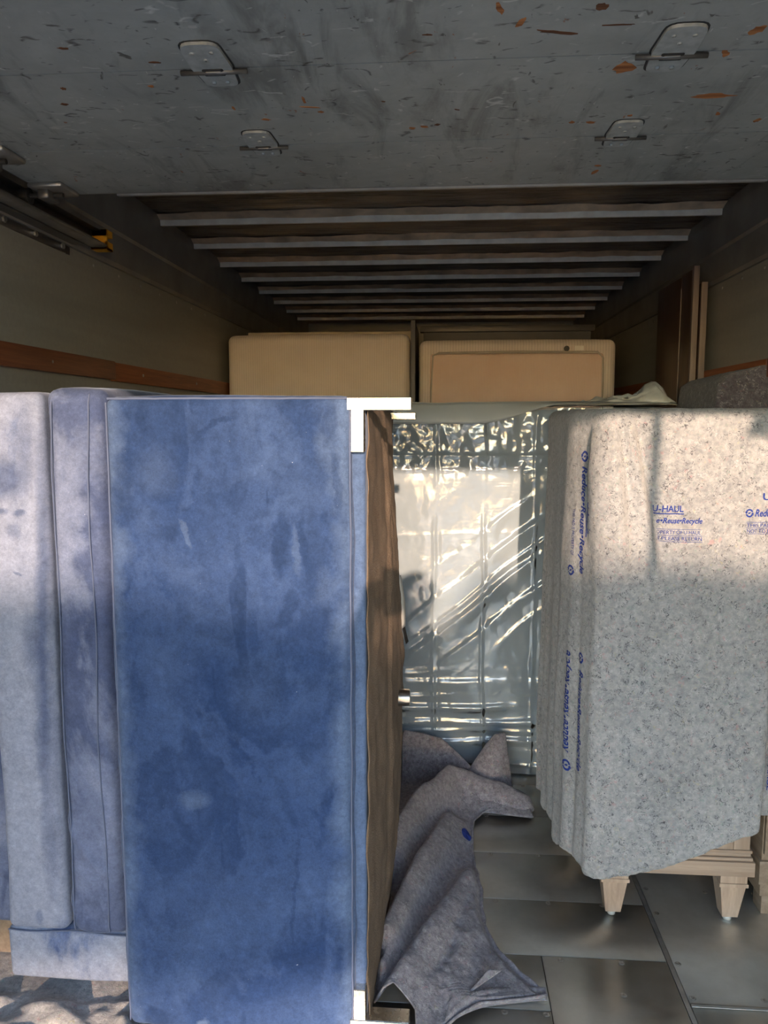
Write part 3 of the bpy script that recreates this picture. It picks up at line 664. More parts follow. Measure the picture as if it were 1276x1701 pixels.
def seg_dist(p, poly):
    """signed distance to a polyline (positive to its right) and its running height"""
    best = (9, 1, 0)
    for (a, c) in zip(poly[:-1], poly[1:]):
        ax, ay, az = a; cx, cy, cz = c; dx, dy = cx - ax, cy - ay; l2 = dx * dx + dy * dy
        t = max(0, min(1, ((p[0] - ax) * dx + (p[1] - ay) * dy) / l2))
        qx, qy = ax + dx * t, ay + dy * t; d = math.hypot(p[0] - qx, p[1] - qy)
        if d < best[0]: best = (d, 1 if dx * (p[1] - ay) - dy * (p[0] - ax) < 0 else -1, az + (cz - az) * t)
    return best
ridges = [([(.20, 2.775, .085), (.13, 2.78, .12), (.03, 2.75, .16), (-.08, 2.53, .17), (-.16, 2.24, .17)], .050, .085),
          ([(.02, 2.53, .09), (-.065, 2.20, .14), (-.14, 1.86, .14)], .035, .075),
          ([(.085, 2.23, .075), (-.04, 1.88, .12), (-.135, 1.64, .11)], .040, .085),
          ([(.10, 2.10, .06), (.058, 1.92, .075), (.028, 1.74, .05)], .028, .075),
          ([(.02, 2.36, .075), (-.05, 2.10, .105), (-.14, 1.78, .105)], .020, .03),
          ([(.09, 1.95, .05), (.0, 1.78, .06), (-.08, 1.66, .06)], .02, .04),
          ([(-.14, 2.93, .22), (.0, 2.90, .20), (.12, 2.86, .10)], .05, .05)]
edge_r = [(2.95, .10), (2.90, .16), (2.845, .20), (2.795, .24), (2.745, .24), (2.693, .20), (2.66, .15), (2.60, .115), (2.437, .104), (2.30, .110), (2.188, .122), (2.02, .125), (1.916, .158), (1.84, .208), (1.772, .262), (1.752, .18), (1.735, .10), (1.66, .02), (1.60, -.04)]
edge_l = [(2.95, -.15), (2.70, -.152), (2.4, -.145), (1.9, -.152), (1.70, -.155), (1.668, -.055), (1.60, -.045)]
def lerp_tab(tab, y):
    for (ya, xa), (yb, xb) in zip(tab[:-1], tab[1:]):
        if yb <= y <= ya: return xa + (xb - xa) * (ya - y) / (ya - yb)
    return tab[-1][1] if y < tab[-1][0] else tab[0][1]
def pile(x, y, t):
    z = .012
    for poly, wr_, wl_ in ridges:
        d, sgn, h = seg_dist((x, y), poly); w = wr_ if sgn > 0 else wl_
        z = max(z, 0) + 0; zz = h * math.exp(-(d / w) ** 2 * 1.1)
        z = math.log(math.exp(z * 60) + math.exp(zz * 60)) / 60 if True else z
    z -= .010
    e = smooth01((1 - t) / .10)
    z = .010 + (z - .010) * (.25 + .75 * e) + .012 * (1 - smooth01((1 - t) / .035))
    z += .006 * fbm(x * 9, y * 9, 0, 1, 3) + .0016 * fbm(x * 60, y * 60, 0, 1, 2)
    return max(.005, z)
def crumple(u, v):
    y = 2.95 - v * 1.35; xl, xr = lerp_tab(edge_l, y), lerp_tab(edge_r, y)
    x = xl + (xr - xl) * u + .004 * fbm(y * 14, u * 3, 7, 1, 2)
    return (x, y, pile(x, y, u))
bm = bmesh.new(); bm_sheet(bm, crumple, 90, 190)
# raised corner near the wrapped mattress: a blunt half cone
def tip(u, v):
    a = math.pi * (1.08 * u - .04)
    bx, by = .165 - .105 * math.cos(a), 2.835 - .065 * math.sin(a)
    ax_, ay_ = .222 - .016 * math.cos(a), 2.872 - .012 * math.sin(a)
    w = v ** .85; z = .03 + .205 * (1 - (1 - v) ** 1.35)
    return (bx + (ax_ - bx) * w, by + (ay_ - by) * w + .010 * math.sin(a * 3) * (1 - v), z + .003 * fbm(bx * 20, by * 20, v * 4) - .02 * max(0, .5 - u) * v)
bm_sheet(bm, tip, 40, 18)
# tail: a thick fold doubled over, with a blunt end and its hem showing below
def tail(u, v):
    a = math.pi * (v * 1.16 - .08); k = max(0.02, 1 - u ** 7) ** .5
    axx, axy = .02 + u * .315, 2.765 - .035 * u + .012 * math.sin(u * 5)
    w = .064 * k * (1 - .12 * u); h = (.125 - .062 * u ** .7) * k
    return (axx + .012 * fbm(u * 4, v * 3, 1), axy - math.cos(a) * w, max(.008, .010 + math.sin(a) * h + .006 * fbm(u * 7, v * 4, 2)))
bm_sheet(bm, tail, 50, 26)
def tail_hem(u, v):
    x = .13 + u * .185 + .012 * v; y = 2.715 - .016 * u - v * (.040 + .016 * math.sin(u * 3.1)); z = .030 - .018 * v + .006 * math.sin(u * 4) + .012 * (1 - u) * (1 - v)
    return (x, y, max(.007, z))
bm_sheet(bm, tail_hem, 26, 8)
# turned-up hem strips at the near end
def hem1(u, v):
    x = .025 + u * .235; y = 1.682 + .085 * math.sin(u * 1.75) ** .9 + v * .016; z = .008 + v * (.030 - .018 * u) + .004 * math.sin(u * 7)
    return (x, y + .012 * v, z)
def hem2(u, v):
    x = .02 + u * .10 + .035 * v * u; y = 1.69 + .115 * u + .010 * v; z = .012 + .045 * u * (1 - v * .6) + v * .018
    return (x, y, z)
bm_sheet(bm, hem1, 24, 5); bm_sheet(bm, hem2, 20, 6)
cb = link('moving_blanket', to_mesh(bm, 'moving_blanket', True), 'felt_purple'); solidify(cb, .005, -1)
tag(cb, 'crumpled purple-grey felt pad heaped on the floor beside the sofa underside', 'blanket', 'felt moving pads')

# ================================================================== PLASTIC-WRAPPED MATTRESS
mt = thing('wrapped_mattress', 'mattress wrapped in clear crinkled plastic standing upright behind the purple pad', 'mattress', (.23, 3.1, .0))
soft_box('mattress_body', (-.45, 3.018, .03), (.85, 3.24, 1.445), .03, 'bag_body', mt, (0, .006, 0), (20, 6, 20))
def crease(d, w): return math.exp(-(d / w) ** 2)
def film(u, v):
    x = -.46 + u * 1.32; z = .012 + v * 1.44
    y = 3.004
    for xc in (-.033, .155, .348, .54, -.22):                 # factory fold lines of the bag
        d = x - xc - .008 * fbm(z * 3, xc * 7, 0, 1, 3)
        y -= (.0045 * crease(d, .006) - .002 * crease(d - .014, .010)) * (.7 + .9 * fbm(z * 5, xc * 3, 4, 1, 2))
    # diagonal tension folds, lower left to upper right
    g = smooth01((1.02 - z) / .30) * smooth01((z - .36) / .16)
    g2 = smooth01((1.20 - z) / .2) * smooth01((x - .08) / .2) * smooth01((z - .42) / .12)
    s = z - .80 * x + .03 * fbm(x * 2.5, z * 2.5, 2, 1, 2)
    for (s0, w_, a_) in ((.47, .012, .012), (.60, .015, .014), (.655, .006, .006), (.745, .013, .013), (.36, .009, .008), (.86, .010, .008)):
        d_ = s - s0; y -= .8 * max(g, g2) * a_ * max(.1, .55 + 1.1 * fbm(x * 3, s0 * 30, 0, 1, 2)) * crease(d_, w_ * (1.0 if d_ > 0 else 2.8))
    # horizontal gathers at the foot
    gb = smooth01((.47 - z) / .10)
    for k_, (z0, w_, a_) in enumerate(((.435, .007, .010), (.375, .010, .012), (.325, .006, .008), (.28, .008, .012), (.225, .009, .012), (.185, .006, .008), (.14, .009, .013), (.095, .007, .010), (.055, .008, .010))):
        d_ = z - z0 - .022 * fbm(x * 2.4, k_ * 3.7, 0, 1, 2) - .02 * (x - .1)
        y -= .8 * gb * a_ * max(.1, .6 + 1.0 * fbm(x * 3, k_ * 5.1, 2, 1, 2)) * crease(d_, w_ * (1.0 if d_ > 0 else 3.0))
    # crinkles at the top band and everywhere
    gt = smooth01((z - 1.18) / .06)
    y -= gt * (.010 * fbm(x * 11, z * 9, 1, 1, 3) + .005 * crease(z - 1.27, .008) + .004 * crease(z - 1.215, .006))
    y -= .0075 * fbm(x * 4, z * 3, 4, 1, 2) + .0022 * abs(fbm(x * 13, z * 9, 9, 1, 2))
    y -= .002 * crease(z - .965 - .01 * math.sin(x * 5), .012)
    return (x, y, z)
bm = bmesh.new(); bm_sheet(bm, film, 260, 270)
fm = link('plastic_film', to_mesh(bm, 'plastic_film', True), 'film', mt)
def flap(u, v):
    x = -.30 + u * 1.15; zb = 1.392 + .075 * smooth01((x - .12) / .34); z = zb + (1.472 - zb + .004 * math.sin(x * 4)) * v
    return (x, 2.972 + .03 * v * v + .003 * fbm(x * 4, z * 5, 0), z)
sheet_part('plastic_flap', flap, 50, 8, 'flap', mt, .002)
sheet_part('plastic_flap_top', lambda u, v: (-.30 + u * 1.15, 3.0 + v * .25, 1.474 + .006 * fbm(u * 6, v * 3, 0) - .01 * v), 30, 8, 'flap', mt, .002)
def bunch(u, v):
    x = .40 + u * .46; pk = .07 * crease(u - .84, .10) + .035 * crease(u - .6, .3)
    z = 1.463 + pk * math.sin(math.pi * v) ** .7 + .016 * fbm(u * 12, v * 5, 0, 1, 3) * math.sin(math.pi * v); y = 2.99 + .16 * v + .02 * fbm(u * 7, v * 7, 3)
    return (x, y, z)
sheet_part('bunched_plastic', bunch, 50, 20, 'bunch', mt, .001)

# ================================================================== CHEST + GREY BLANKET
ch = thing('chest_of_drawers', 'tall pale wood chest on tapered feet, mostly hidden under a grey pad', 'chest', (.645, 2.35, 0))
box('body', (.448, 2.115, .225), (.852, 2.60, 1.405), 'wood_pale_z', ch, .003)
def strip(nm, e, z0, z1, bev=.003): return box(nm, (.448 - e, 2.115 - e, z0), (.852 + e, 2.60, z1), 'wood_pale', ch, bev)
strip('base_rail', .014, .150, .192); strip('base_moulding', .009, .193, .203); strip('base_moulding', .004, .204, .214, .002); strip('base_moulding', .007, .215, .224, .002)
for i in range(9):   # upright boards of the front panel
    x0 = .449 + i * .0448; box('front_board', (x0, 2.107, .226), (x0 + .0436, 2.114, 1.40), 'wood_pale_z', ch, .0012, 1)
for cx in (.490, .812):
    for cy in (2.142, 2.56):
        bm = bmesh.new(); rows = []
        for z_, h in ((.149, .036), (.128, .036), (.127, .039), (.117, .039), (.116, .034), (.018, .021)):
            rows.append([bm.verts.new((cx + sx * h, cy + sy * h, z_)) for sx, sy in ((-1, -1), (1, -1), (1, 1), (-1, 1))])
        for a, q in zip(rows[:-1], rows[1:]):
            for i in range(4): bm.faces.new((a[i], a[(i + 1) % 4], q[(i + 1) % 4], q[i]))
        bm.faces.new(rows[0]); bm.faces.new(rows[-1])
        ft = link('tapered_foot', to_mesh(bm, 'tapered_foot'), 'wood_pale_z', ch)
        bm = bmesh.new(); bm_cyl(bm, (cx, cy, .001), (cx, cy, .019), .011, .013, 14); gl_ = link('glide', to_mesh(bm, 'glide', True), 'foot'); gl_.parent = ft

# blanket draped over it: a plan outline swept from the top down to the hem
path = []
def add_line(a, c, n):
    for i in range(n): path.append((a[0] + (c[0] - a[0]) * i / n, a[1] + (c[1] - a[1]) * i / n))
add_line((.60, 2.68), (.385, 2.68), 8)
for i in range(10): t = i / 10 * math.pi / 2; path.append((.385 - .04 * math.sin(t), 2.64 + .04 * math.cos(t)))
I_SIDE = len(path); add_line((.345, 2.64), (.349, 2.29), 34)
for i in range(8): t = i / 8; path.append((.349 * (1 - t) ** 2 + 2 * t * (1 - t) * .349 + t * t * .362, 2.29 * (1 - t) ** 2 + 2 * t * (1 - t) * 2.24 + t * t * 2.20))
add_line((.362, 2.20), (.402, 2.098), 22)
I_C0 = len(path)
for i in range(14): t = i / 14; path.append((.402 * (1 - t) ** 2 + 2 * t * (1 - t) * .414 + t * t * .440, 2.098 * (1 - t) ** 2 + 2 * t * (1 - t) * 2.066 + t * t * 2.065))
I_C1 = len(path); add_line((.440, 2.065), (.845, 2.065), 88); I_F1 = len(path)
for i in range(8): t = i / 8 * math.pi / 2; path.append((.845 + .020 * math.sin(t), 2.085 - .020 * math.cos(t)))
add_line((.865, 2.085), (.868, 2.62), 20); path.append((.868, 2.62))
NP = len(path); S = [0.0]
for a, c in zip(path[:-1], path[1:]): S.append(S[-1] + math.hypot(c[0] - a[0], c[1] - a[1]))
def path_at(s):
    s = max(0, min(S[-1] - 1e-6, s)); lo = 0
    import bisect
    i = min(NP - 2, bisect.bisect_right(S, s) - 1); t = (s - S[i]) / (S[i + 1] - S[i])
    p = (path[i][0] + (path[i + 1][0] - path[i][0]) * t, path[i][1] + (path[i + 1][1] - path[i][1]) * t)
    a, c = path[max(0, i - 2)], path[min(NP - 1, i + 3)]; tx, ty = c[0] - a[0], c[1] - a[1]; l = math.hypot(tx, ty)
    return p, (ty / l, -tx / l)
# arc lengths of landmarks
S_SIDE0 = S[I_SIDE]; S_COR0 = S[I_C0]; S_COR1 = S[I_C1]; S_FR1 = S[I_F1]
ZT = 1.432
def drape(s, z):
    (px, py), nn = path_at(s)
    # outward normal: path runs back-left-front-right (counter-clockwise seen from above)
    nx, ny = nn
    dn = 0.0; low = smooth01((1.35 - z) / 1.0)
    fx = s - S_COR0
    # soft vertical folds along the left side and the front-left corner
    for (c, w, a0, a1) in ((-.075, .013, .000, -.008), (-.115, .016, 0, .007), (.0, .015, .001, .006), (-.20, .03, 0, .010), (-.30, .035, 0, .012), (-.42, .03, 0, .016), (-.50, .02, 0, .022), (-.25, .02, 0, -.006), (.075, .02, 0, -.004)):
        dn += (a0 + (a1 - a0) * low) * math.exp(-((fx - c - .015 * math.sin(z * 2.3 + c * 9)) / w) ** 2)
    # fan fold running down from the top front corner
    if s > S_COR0 - .02:
        xf = px
        xc = .430 + (1.42 - z) * .19; on = smooth01((1.425 - z) / .05) * smooth01((z - .93) / .2)
        dn += .030 * on * math.exp(-((xf - xc + .035) / .045) ** 2) * smooth01((1.44 - z) / .25)
        xe = .470 + (1.41 - z) * .21; d = xf - xe
        dn += .016 * on * (math.exp(-(d / .014) ** 2)) - .016 * on * math.exp(-((d - .024) / .016) ** 2) + .010 * on * math.exp(-((xf - .436 - (1.41 - z) * .06) / .010) ** 2) - .008 * on * math.exp(-((xf - .458 - (1.41 - z) * .09) / .010) ** 2)
        dn -= .004 * math.exp(-((z - .962 - (xf - .55) * .12) / .006) ** 2) * smooth01((xf - .52) / .06)
        dn += .003 * smooth01((z - .965 - (xf - .55) * .12) / .01) * smooth01((xf - .52) / .06) * smooth01((1.3 - z) / .2)
    dn += .004 * fbm(px * 4 + 3, z * 3, py * 4, 1, 3) + .0012 * fbm(px * 40, z * 40, py * 40, 1, 2)
    return Vector((px + nx * dn, py + ny * dn, z))
def hem(s):
    fx = s - S_COR0
    if fx < 0:  # left side, scalloped
        return .145 + .035 * max(-1, fx / .5) * -.2 + .030 * abs(math.sin(fx * 16)) - .02 * smooth01(-fx / .1) + .012 * fbm(s * 14, 0, 0)
    x = max(0, (s - S_COR1) / (S_FR1 - S_COR1))
    return .158 + .165 * smooth01(x * .75) ** 1.1 + .006 * fbm(s * 30, 1, 0) + .012 * math.exp(-((x - 0) / .1) ** 2) * -1
def blank(u, v):
    s = u * S[-1]; zh = hem(s)
    if v > .12:
        z = ZT - .03 - (ZT - .03 - zh) * ((v - .12) / .88); return drape(s, z)
    if v > .06:      # rolled top edge
        t = (v - .06) / .06 * math.pi / 2; P = drape(s, ZT - .03); (px, py), (nx, ny) = path_at(s)
        k = .03 * (1 - math.sin(t)); return Vector((P.x - nx * k, P.y - ny * k, ZT - .03 + .03 * math.cos(t) + .004 * fbm(px * 6, py * 6, 2)))
    (px, py), (nx, ny) = path_at(s); t = v / .06; cx, cy = .62, 2.36
    ex, ey = px - nx * .03, py - ny * .03
    return Vector((cx + (ex - cx) * t, cy + (ey - cy) * t, ZT + .004 * fbm(px * 6, py * 6, 2) * t))
bm = bmesh.new(); bm_sheet(bm, blank, 230, 170)
gb = link('moving_blanket', to_mesh(bm, 'moving_blanket', True), 'felt_grey'); solidify(gb, .004, 0)
tag(gb, 'light grey felt pad with blue printing draped over the tall chest', 'blanket', 'felt moving pads')
# printed words on it
def text_mesh(body, size, shear=0.0, bold=0.0):
    cu_ = bpy.data.curves.new('t', 'FONT'); cu_.body = body; cu_.size = size; cu_.shear = shear; cu_.offset = bold; cu_.resolution_u = 3
    o = bpy.data.objects.new('t', cu_); COL.objects.link(o); bpy.context.view_layer.update()
    me = bpy.data.meshes.new_from_object(o.evaluated_get(bpy.context.evaluated_depsgraph_get()))
    bpy.data.objects.remove(o); bm = bmesh.new(); bm.from_mesh(me); bpy.data.meshes.remove(me); return bm
def rect_bm(bm, x0, y0, x1, y1, n=12):
    g = [[bm.verts.new((x0 + (x1 - x0) * i / n, y, 0)) for y in (y0, y1)] for i in range(n + 1)]
    for i in range(n): bm.faces.new((g[i][0], g[i + 1][0], g[i + 1][1], g[i][1]))
def emblem_bm(bm, cx, cy, r):
    """round recycling swirl: two broken arcs with arrow ends and a slanted bar"""
    for a0 in (20, 200):
        pts = []
        for i in range(13):
            t = R(a0 + 140 * i / 12); pts.append((math.cos(t), math.sin(t)))
        g = [[bm.verts.new((cx + p[0] * r * k, cy + p[1] * r * k, 0)) for k in (.62, 1.0)] for p in pts]
        for i in range(12): bm.faces.new((g[i][0], g[i + 1][0], g[i + 1][1], g[i][1]))
        t = R(a0 + 140); e = Vector((math.cos(t), math.sin(t), 0)); tg = Vector((-e.y, e.x, 0)); c0 = Vector((cx, cy, 0)) + e * r * .81
        bm.faces.new([bm.verts.new(c0 + e * r * .38), bm.verts.new(c0 + tg * r * .55), bm.verts.new(c0 - e * r * .38)])
    bm.faces.new([bm.verts.new((cx + x * r, cy + y_ * r, 0)) for x, y_ in ((-.45, -.18), (.1, -.18), (.45, .18), (-.1, .18))])
def stamp(bm, s0, z0, w, h, surf, rot=0, parent=None, fit=True):
    """fit a flat lettering mesh into a w x h box on the cloth; rot in quarter turns"""
    xs = [v.co.x for v in bm.verts]; yy = [v.co.y for v in bm.verts]; a, c, p, q = min(xs), max(xs), min(yy), max(yy)
    bmesh.ops.triangulate(bm, faces=bm.faces)
    for v in bm.verts:
        fx, fy = (v.co.x - a) / (c - a), (v.co.y - p) / (q - p)
        if rot == 0: ds, dz = fx * w, fy * h
        elif rot == 1: ds, dz = (1 - fy) * w, fx * h         # reads upwards
        else: ds, dz = fy * w, (1 - fx) * h                   # reads downwards
        v.co = surf(s0 + ds, z0 + dz)
    me = bpy.data.meshes.new('printed_lettering'); bm.to_mesh(me); bm.free()
    o = link('printed_lettering', me, 'ink', parent); return o
def on_cloth(s, z):
    P = drape(s, z); A = drape(s + .004, z) - drape(s - .004, z); B = drape(s, z + .004) - drape(s, z - .004)
    n = A.cross(B).normalized()
    if n.y > .2 or (abs(n.y) <= .2 and n.x > 0 and s < S_FR1 - .01): n = -n
    return P + n * .0032
def sx(x): return S_COR1 + (x - .440)
T = lambda *a, **k: text_mesh(*a, **k)
stamp(T('U-HAUL', .03, 0, .0006), sx(.545), 1.168, .073, .017, on_cloth, 0, gb)
bm = bmesh.new(); rect_bm(bm, 0, 0, 1, .1); stamp(bm, sx(.545), 1.162, .075, .0028, on_cloth, 0, gb)
stamp(T('e\u2022Reuse\u2022Recycle', .03, .25, .0007), sx(.556), 1.134, .110, .019, on_cloth, 0, gb)
bm = bmesh.new(); rect_bm(bm, 0, 0, 1, .1); stamp(bm, sx(.556), 1.1225, .108, .001, on_cloth, 0, gb)
stamp(T('OPERTY OF U-HAUL', .03), sx(.557), 1.110, .106, .0095, on_cloth, 0, gb)
bm = bmesh.new(); rect_bm(bm, 0, 0, 1, .1); stamp(bm, sx(.556), 1.106, .110, .001, on_cloth, 0, gb)
stamp(T('E PLEASE RETURN', .03), sx(.560), 1.094, .106, .0095, on_cloth, 0, gb)
bm = bmesh.new(); rect_bm(bm, 0, 0, 1, .1); stamp(bm, sx(.560), 1.090, .108, .001, on_cloth, 0, gb)
# second stamp cut by the right edge
bm = bmesh.new(); emblem_bm(bm, 0, 0, 1); stamp(bm, sx(.772), 1.156, .022, .022, on_cloth, 0, gb)
stamp(T('Reduce', .03, .25, .0007), sx(.797), 1.158, .055, .019, on_cloth, 0, gb)
stamp(T('THIS PAD', .03), sx(.778), 1.131, .060, .0095, on_cloth, 0, gb)
stamp(T('NOT TO BE', .03), sx(.779), 1.116, .062, .0095, on_cloth, 0, gb)
for zz in (1.143, 1.128, 1.113):
    bm = bmesh.new(); rect_bm(bm, 0, 0, 1, .1); stamp(bm, sx(.777), zz, .066, .001, on_cloth, 0, gb)
stamp(T('U-', .03, 0, .0006), sx(.815), 1.20, .030, .019, on_cloth, 0, gb)
# stamps running down the corner folds
SC = S_COR0
stamp(T('U-HAUL', .03, 0, .0006), SC - .030, 1.100, .026, .128, on_cloth, 2, gb)
bm = bmesh.new(); rect_bm(bm, 0, 0, 1, .1); stamp(bm, SC - .037, 1.090, .004, .150, on_cloth, 2, gb)
stamp(T('Reduce\u2022Reuse\u2022Recycle', .03, .25, .0007), SC - .075, .985, .032, .295, on_cloth, 2, gb)
bm = bmesh.new(); emblem_bm(bm, 0, 0, 1); stamp(bm, SC - .074, 1.292, .034, .030, on_cloth, 0, gb)
bm = bmesh.new(); emblem_bm(bm, 0, 0, 1); stamp(bm, SC - .125, .972, .036, .030, on_cloth, 0, gb)
stamp(T('THIS PAD IS PROPERTY OF', .03), SC - .108, 1.03, .014, .13, on_cloth, 2, gb)
stamp(T('Reduce\u2022Reuse\u2022Recycle', .03, .25, .0007), SC - .125, .455, .036, .30, on_cloth, 1, gb)
bm = bmesh.new(); emblem_bm(bm, 0, 0, 1); stamp(bm, SC - .122, .400, .036, .034, on_cloth, 0, gb)
bm = bmesh.new(); emblem_bm(bm, 0, 0, 1); stamp(bm, SC - .062, .735, .032, .032, on_cloth, 0, gb)
stamp(T('Reduce\u2022Reuse\u2022Recycle', .03, .25, .0007), SC - .060, .425, .030, .29, on_cloth, 2, gb)
# blue emblem on the crumpled pad
bm = bmesh.new()
pts = [bm.verts.new((0, 0, 0))]
for i in range(20): t = 2 * math.pi * i / 20; pts.append(bm.verts.new((.016 * math.cos(t), .024 * math.sin(t), 0)))
for i in range(20): bm.faces.new((pts[0], pts[1 + i], pts[1 + (i + 1) % 20]))
for v in bm.verts:
    x, y = .086 + v.co.x, 2.475 + v.co.y; xl, xr = lerp_tab(edge_l, y), lerp_tab(edge_r, y); v.co = (x, y, pile(x, y, min(1, (x - xl) / (xr - xl))) + .004)
link('printed_emblem', to_mesh(bm, 'printed_emblem'), 'ink', cb)

# neighbour at the right edge: second chest with its own pad
c2 = thing('chest_of_drawers', 'wooden chest at the right edge beside the padded tall chest', 'chest', (.98, 2.4, 0))
box('body', (.905, 2.16, .06), (1.050, 2.62, 1.30), 'wood_side', c2, .003)
box('base_rail', (.897, 2.15, .10), (1.050, 2.62, .17), 'wood_side', c2, .003)
for i in range(4): box('drawer_front', (.908, 2.148, .19 + i * .26), (1.047, 2.160, .19 + i * .26 + .25), 'wood_side', c2, .002)
for cy in (2.2, 2.56): box('foot', (.915, cy - .03, 0), (1.03, cy + .03, .06), 'wood_side', c2, .004)
def b2(u, v):
    if v < .3: return (.882 + u * .175, 2.64 - (v / .3) * .51, 1.325 + .004 * fbm(u * 5, v * 5, 0))
    t = (v - .3) / .7; return (.882 + u * .175 + .003 * fbm(u * 6, t * 8, 1), 2.128 + .006 * fbm(u * 5, t * 7, 0) - .004 * t, 1.32 - 1.0 * t)
bm = bmesh.new(); bm_sheet(bm, b2, 20, 60); o = link('moving_blanket', to_mesh(bm, 'moving_blanket', True), 'felt_grey'); solidify(o, .006, -1)
tag(o, 'grey felt pad hanging over the wooden chest at the right edge', 'blanket', 'felt moving pads')
stamp(T('U-HAUL', .03, 0, .0006), .886, .40, .012, .10, lambda s, z: Vector((s, 2.110, z)), 2, o)

# dark pad heaped over something tall behind the chest
cab = thing('cabinet', 'dark cabinet hidden under the dark purple pad by the right wall', 'cabinet', (.98, 2.85, 0))
box('carcass', (.93, 2.72, .05), (1.045, 3.12, 1.515), 'wood_dark', cab, .004); box('plinth', (.94, 2.73, 0), (1.04, 3.1, .05), 'wood_dark', cab)
def dk(u, v):
    # u across from left skirt, over the top, to the wall; v from front hem over the top to the back
    prof = [(.878, 1.05), (.884, 1.30), (.893, 1.44), (.905, 1.525), (.945, 1.552), (1.0, 1.565), (1.055, 1.578), (1.066, 1.58)]
    t = u * (len(prof) - 1); i = min(len(prof) - 2, int(t)); f = t - i
    x = prof[i][0] + (prof[i + 1][0] - prof[i][0]) * f; zt = prof[i][1] + (prof[i + 1][1] - prof[i][1]) * f
    if v < .5: y = 2.692 - .012 * math.sin(v * 6); z = zt - (1 - v / .5) * min(.55, zt - .95); y += .008 * fbm(x * 8, z * 6, 0)
    else: y = 2.692 + (v - .5) * .88; z = zt + .006 * fbm(x * 9, y * 6, 2) + .006
    return (x, y, z)
bm = bmesh.new(); bm_sheet(bm, dk, 40, 50); o = link('moving_blanket', to_mesh(bm, 'moving_blanket', True), 'felt_dark'); solidify(o, .006, -1)
tag(o, 'dark purple felt pad over the cabinet against the right wall', 'blanket', 'felt moving pads')

# ================================================================== THINGS AT THE BACK
# tall dark wood panels against the right wall
p1 = thing('wood_panel', 'tall dark walnut panel with a grooved face standing by the right wall', 'panel', (1.015, 3.6, 0))
box('face_board', (1.002, 3.36, .0), (1.018, 3.50, 2.015), 'wood_dark', p1, .002); box('face_board', (1.002, 3.504, .0), (1.018, 3.87, 2.010), 'wood_dark', p1, .002)
box('edge_band', (1.001, 3.335, .0), (1.024, 3.359, 2.025), 'wood_edge', p1, .001)
box('groove_bead', (.999, 3.498, .0), (1.003, 3.506, 1.96), 'wood_edge', p1, .001)
p2 = thing('wood_panel', 'shorter dark walnut panel behind the tall grooved one', 'panel', (1.05, 3.6, 0))
box('face_board', (1.030, 3.33, .0), (1.050, 3.85, 1.955), 'wood_dark', p2, .002); box('edge_band', (1.028, 3.315, .0), (1.052, 3.329, 1.958), 'wood_edge', p2, .001)
# left mattress
m1_ = thing('mattress', 'beige ribbed mattress standing on edge behind the sofa, against the left wall', 'mattress', (-.66, 4.2, 0))
soft_box('mattress_body', (-1.138, 4.10, .02), (-.182, 4.34, 1.850), .035, 'tick', m1_, (.004, .012, .006), (14, 6, 14), lambda w, n: .002 * fbm(w.x * 5, w.y * 5, w.z * 5))
for z_ in (1.835,): tube('piping', [(-1.115 + .91 * i / 30, 4.112, z_ + .001 * math.sin(i)) for i in range(31)], .003, 'board_pale', m1_.children[0])
m2_ = thing('mattress', 'peach mattress with a ribbed border standing on edge behind the plastic-wrapped one', 'mattress', (.37, 4.2, 0))
mb = soft_box('mattress_body', (-.130, 4.10, .02), (.865, 4.34, 1.815), .035, 'tick_edge', m2_, (.004, .010, .006), (14, 6, 14))
soft_box('top_panel', (-.075, 4.079, .09), (.80, 4.12, 1.745), .016, 'tick2', m2_, (.0, .008, 0), (12, 4, 12))
tube('piping', [(-.06, 4.084, .12)] + [(-.068, 4.083, .2 + i * .15) for i in range(10)] + [(-.06, 4.083, 1.735), (-.03, 4.083, 1.748), (.36, 4.080, 1.752), (.77, 4.083, 1.748), (.795, 4.083, 1.72)] + [(.797, 4.083, 1.6 - i * .15) for i in range(10)], .006, 'board_pale', mb)
box('care_label', (.655, 4.088, 1.758), (.70, 4.090, 1.782), 'tape', m2_); 
bm = bmesh.new(); bm_cyl(bm, (.615, 4.086, 1.768), (.615, 4.091, 1.768), .014, n=14); link('vent_eyelet', to_mesh(bm, 'vent_eyelet'), 'black', m2_)
# boards behind and between the mattresses
tag(box('pale_board', (-1.10, 4.40, .0), (-.174, 4.425, 1.895), 'board_pale', None, .002), 'pale board edge showing above the left beige mattress', 'board')
d = thing('bed_frame_board', 'tall charcoal board on edge between the two beige mattresses', 'board', (-.155, 4.3, 0))
box('board', (-.170, 4.02, .0), (-.150, 4.60, 1.905), 'board_dark', d, .002); box('edge_band', (-.171, 4.012, 0), (-.149, 4.019, 1.906), 'board_slate', d, .001)
d = thing('headboard', 'dark slate headboard standing behind the peach mattress', 'headboard', (.3, 4.5, 0))
box('panel', (-.12, 4.46, .0), (.80, 4.50, 1.895), 'board_slate', d, .003); box('top_rail', (-.14, 4.45, 1.896), (.82, 4.51, 1.93), 'board_dark', d, .004)

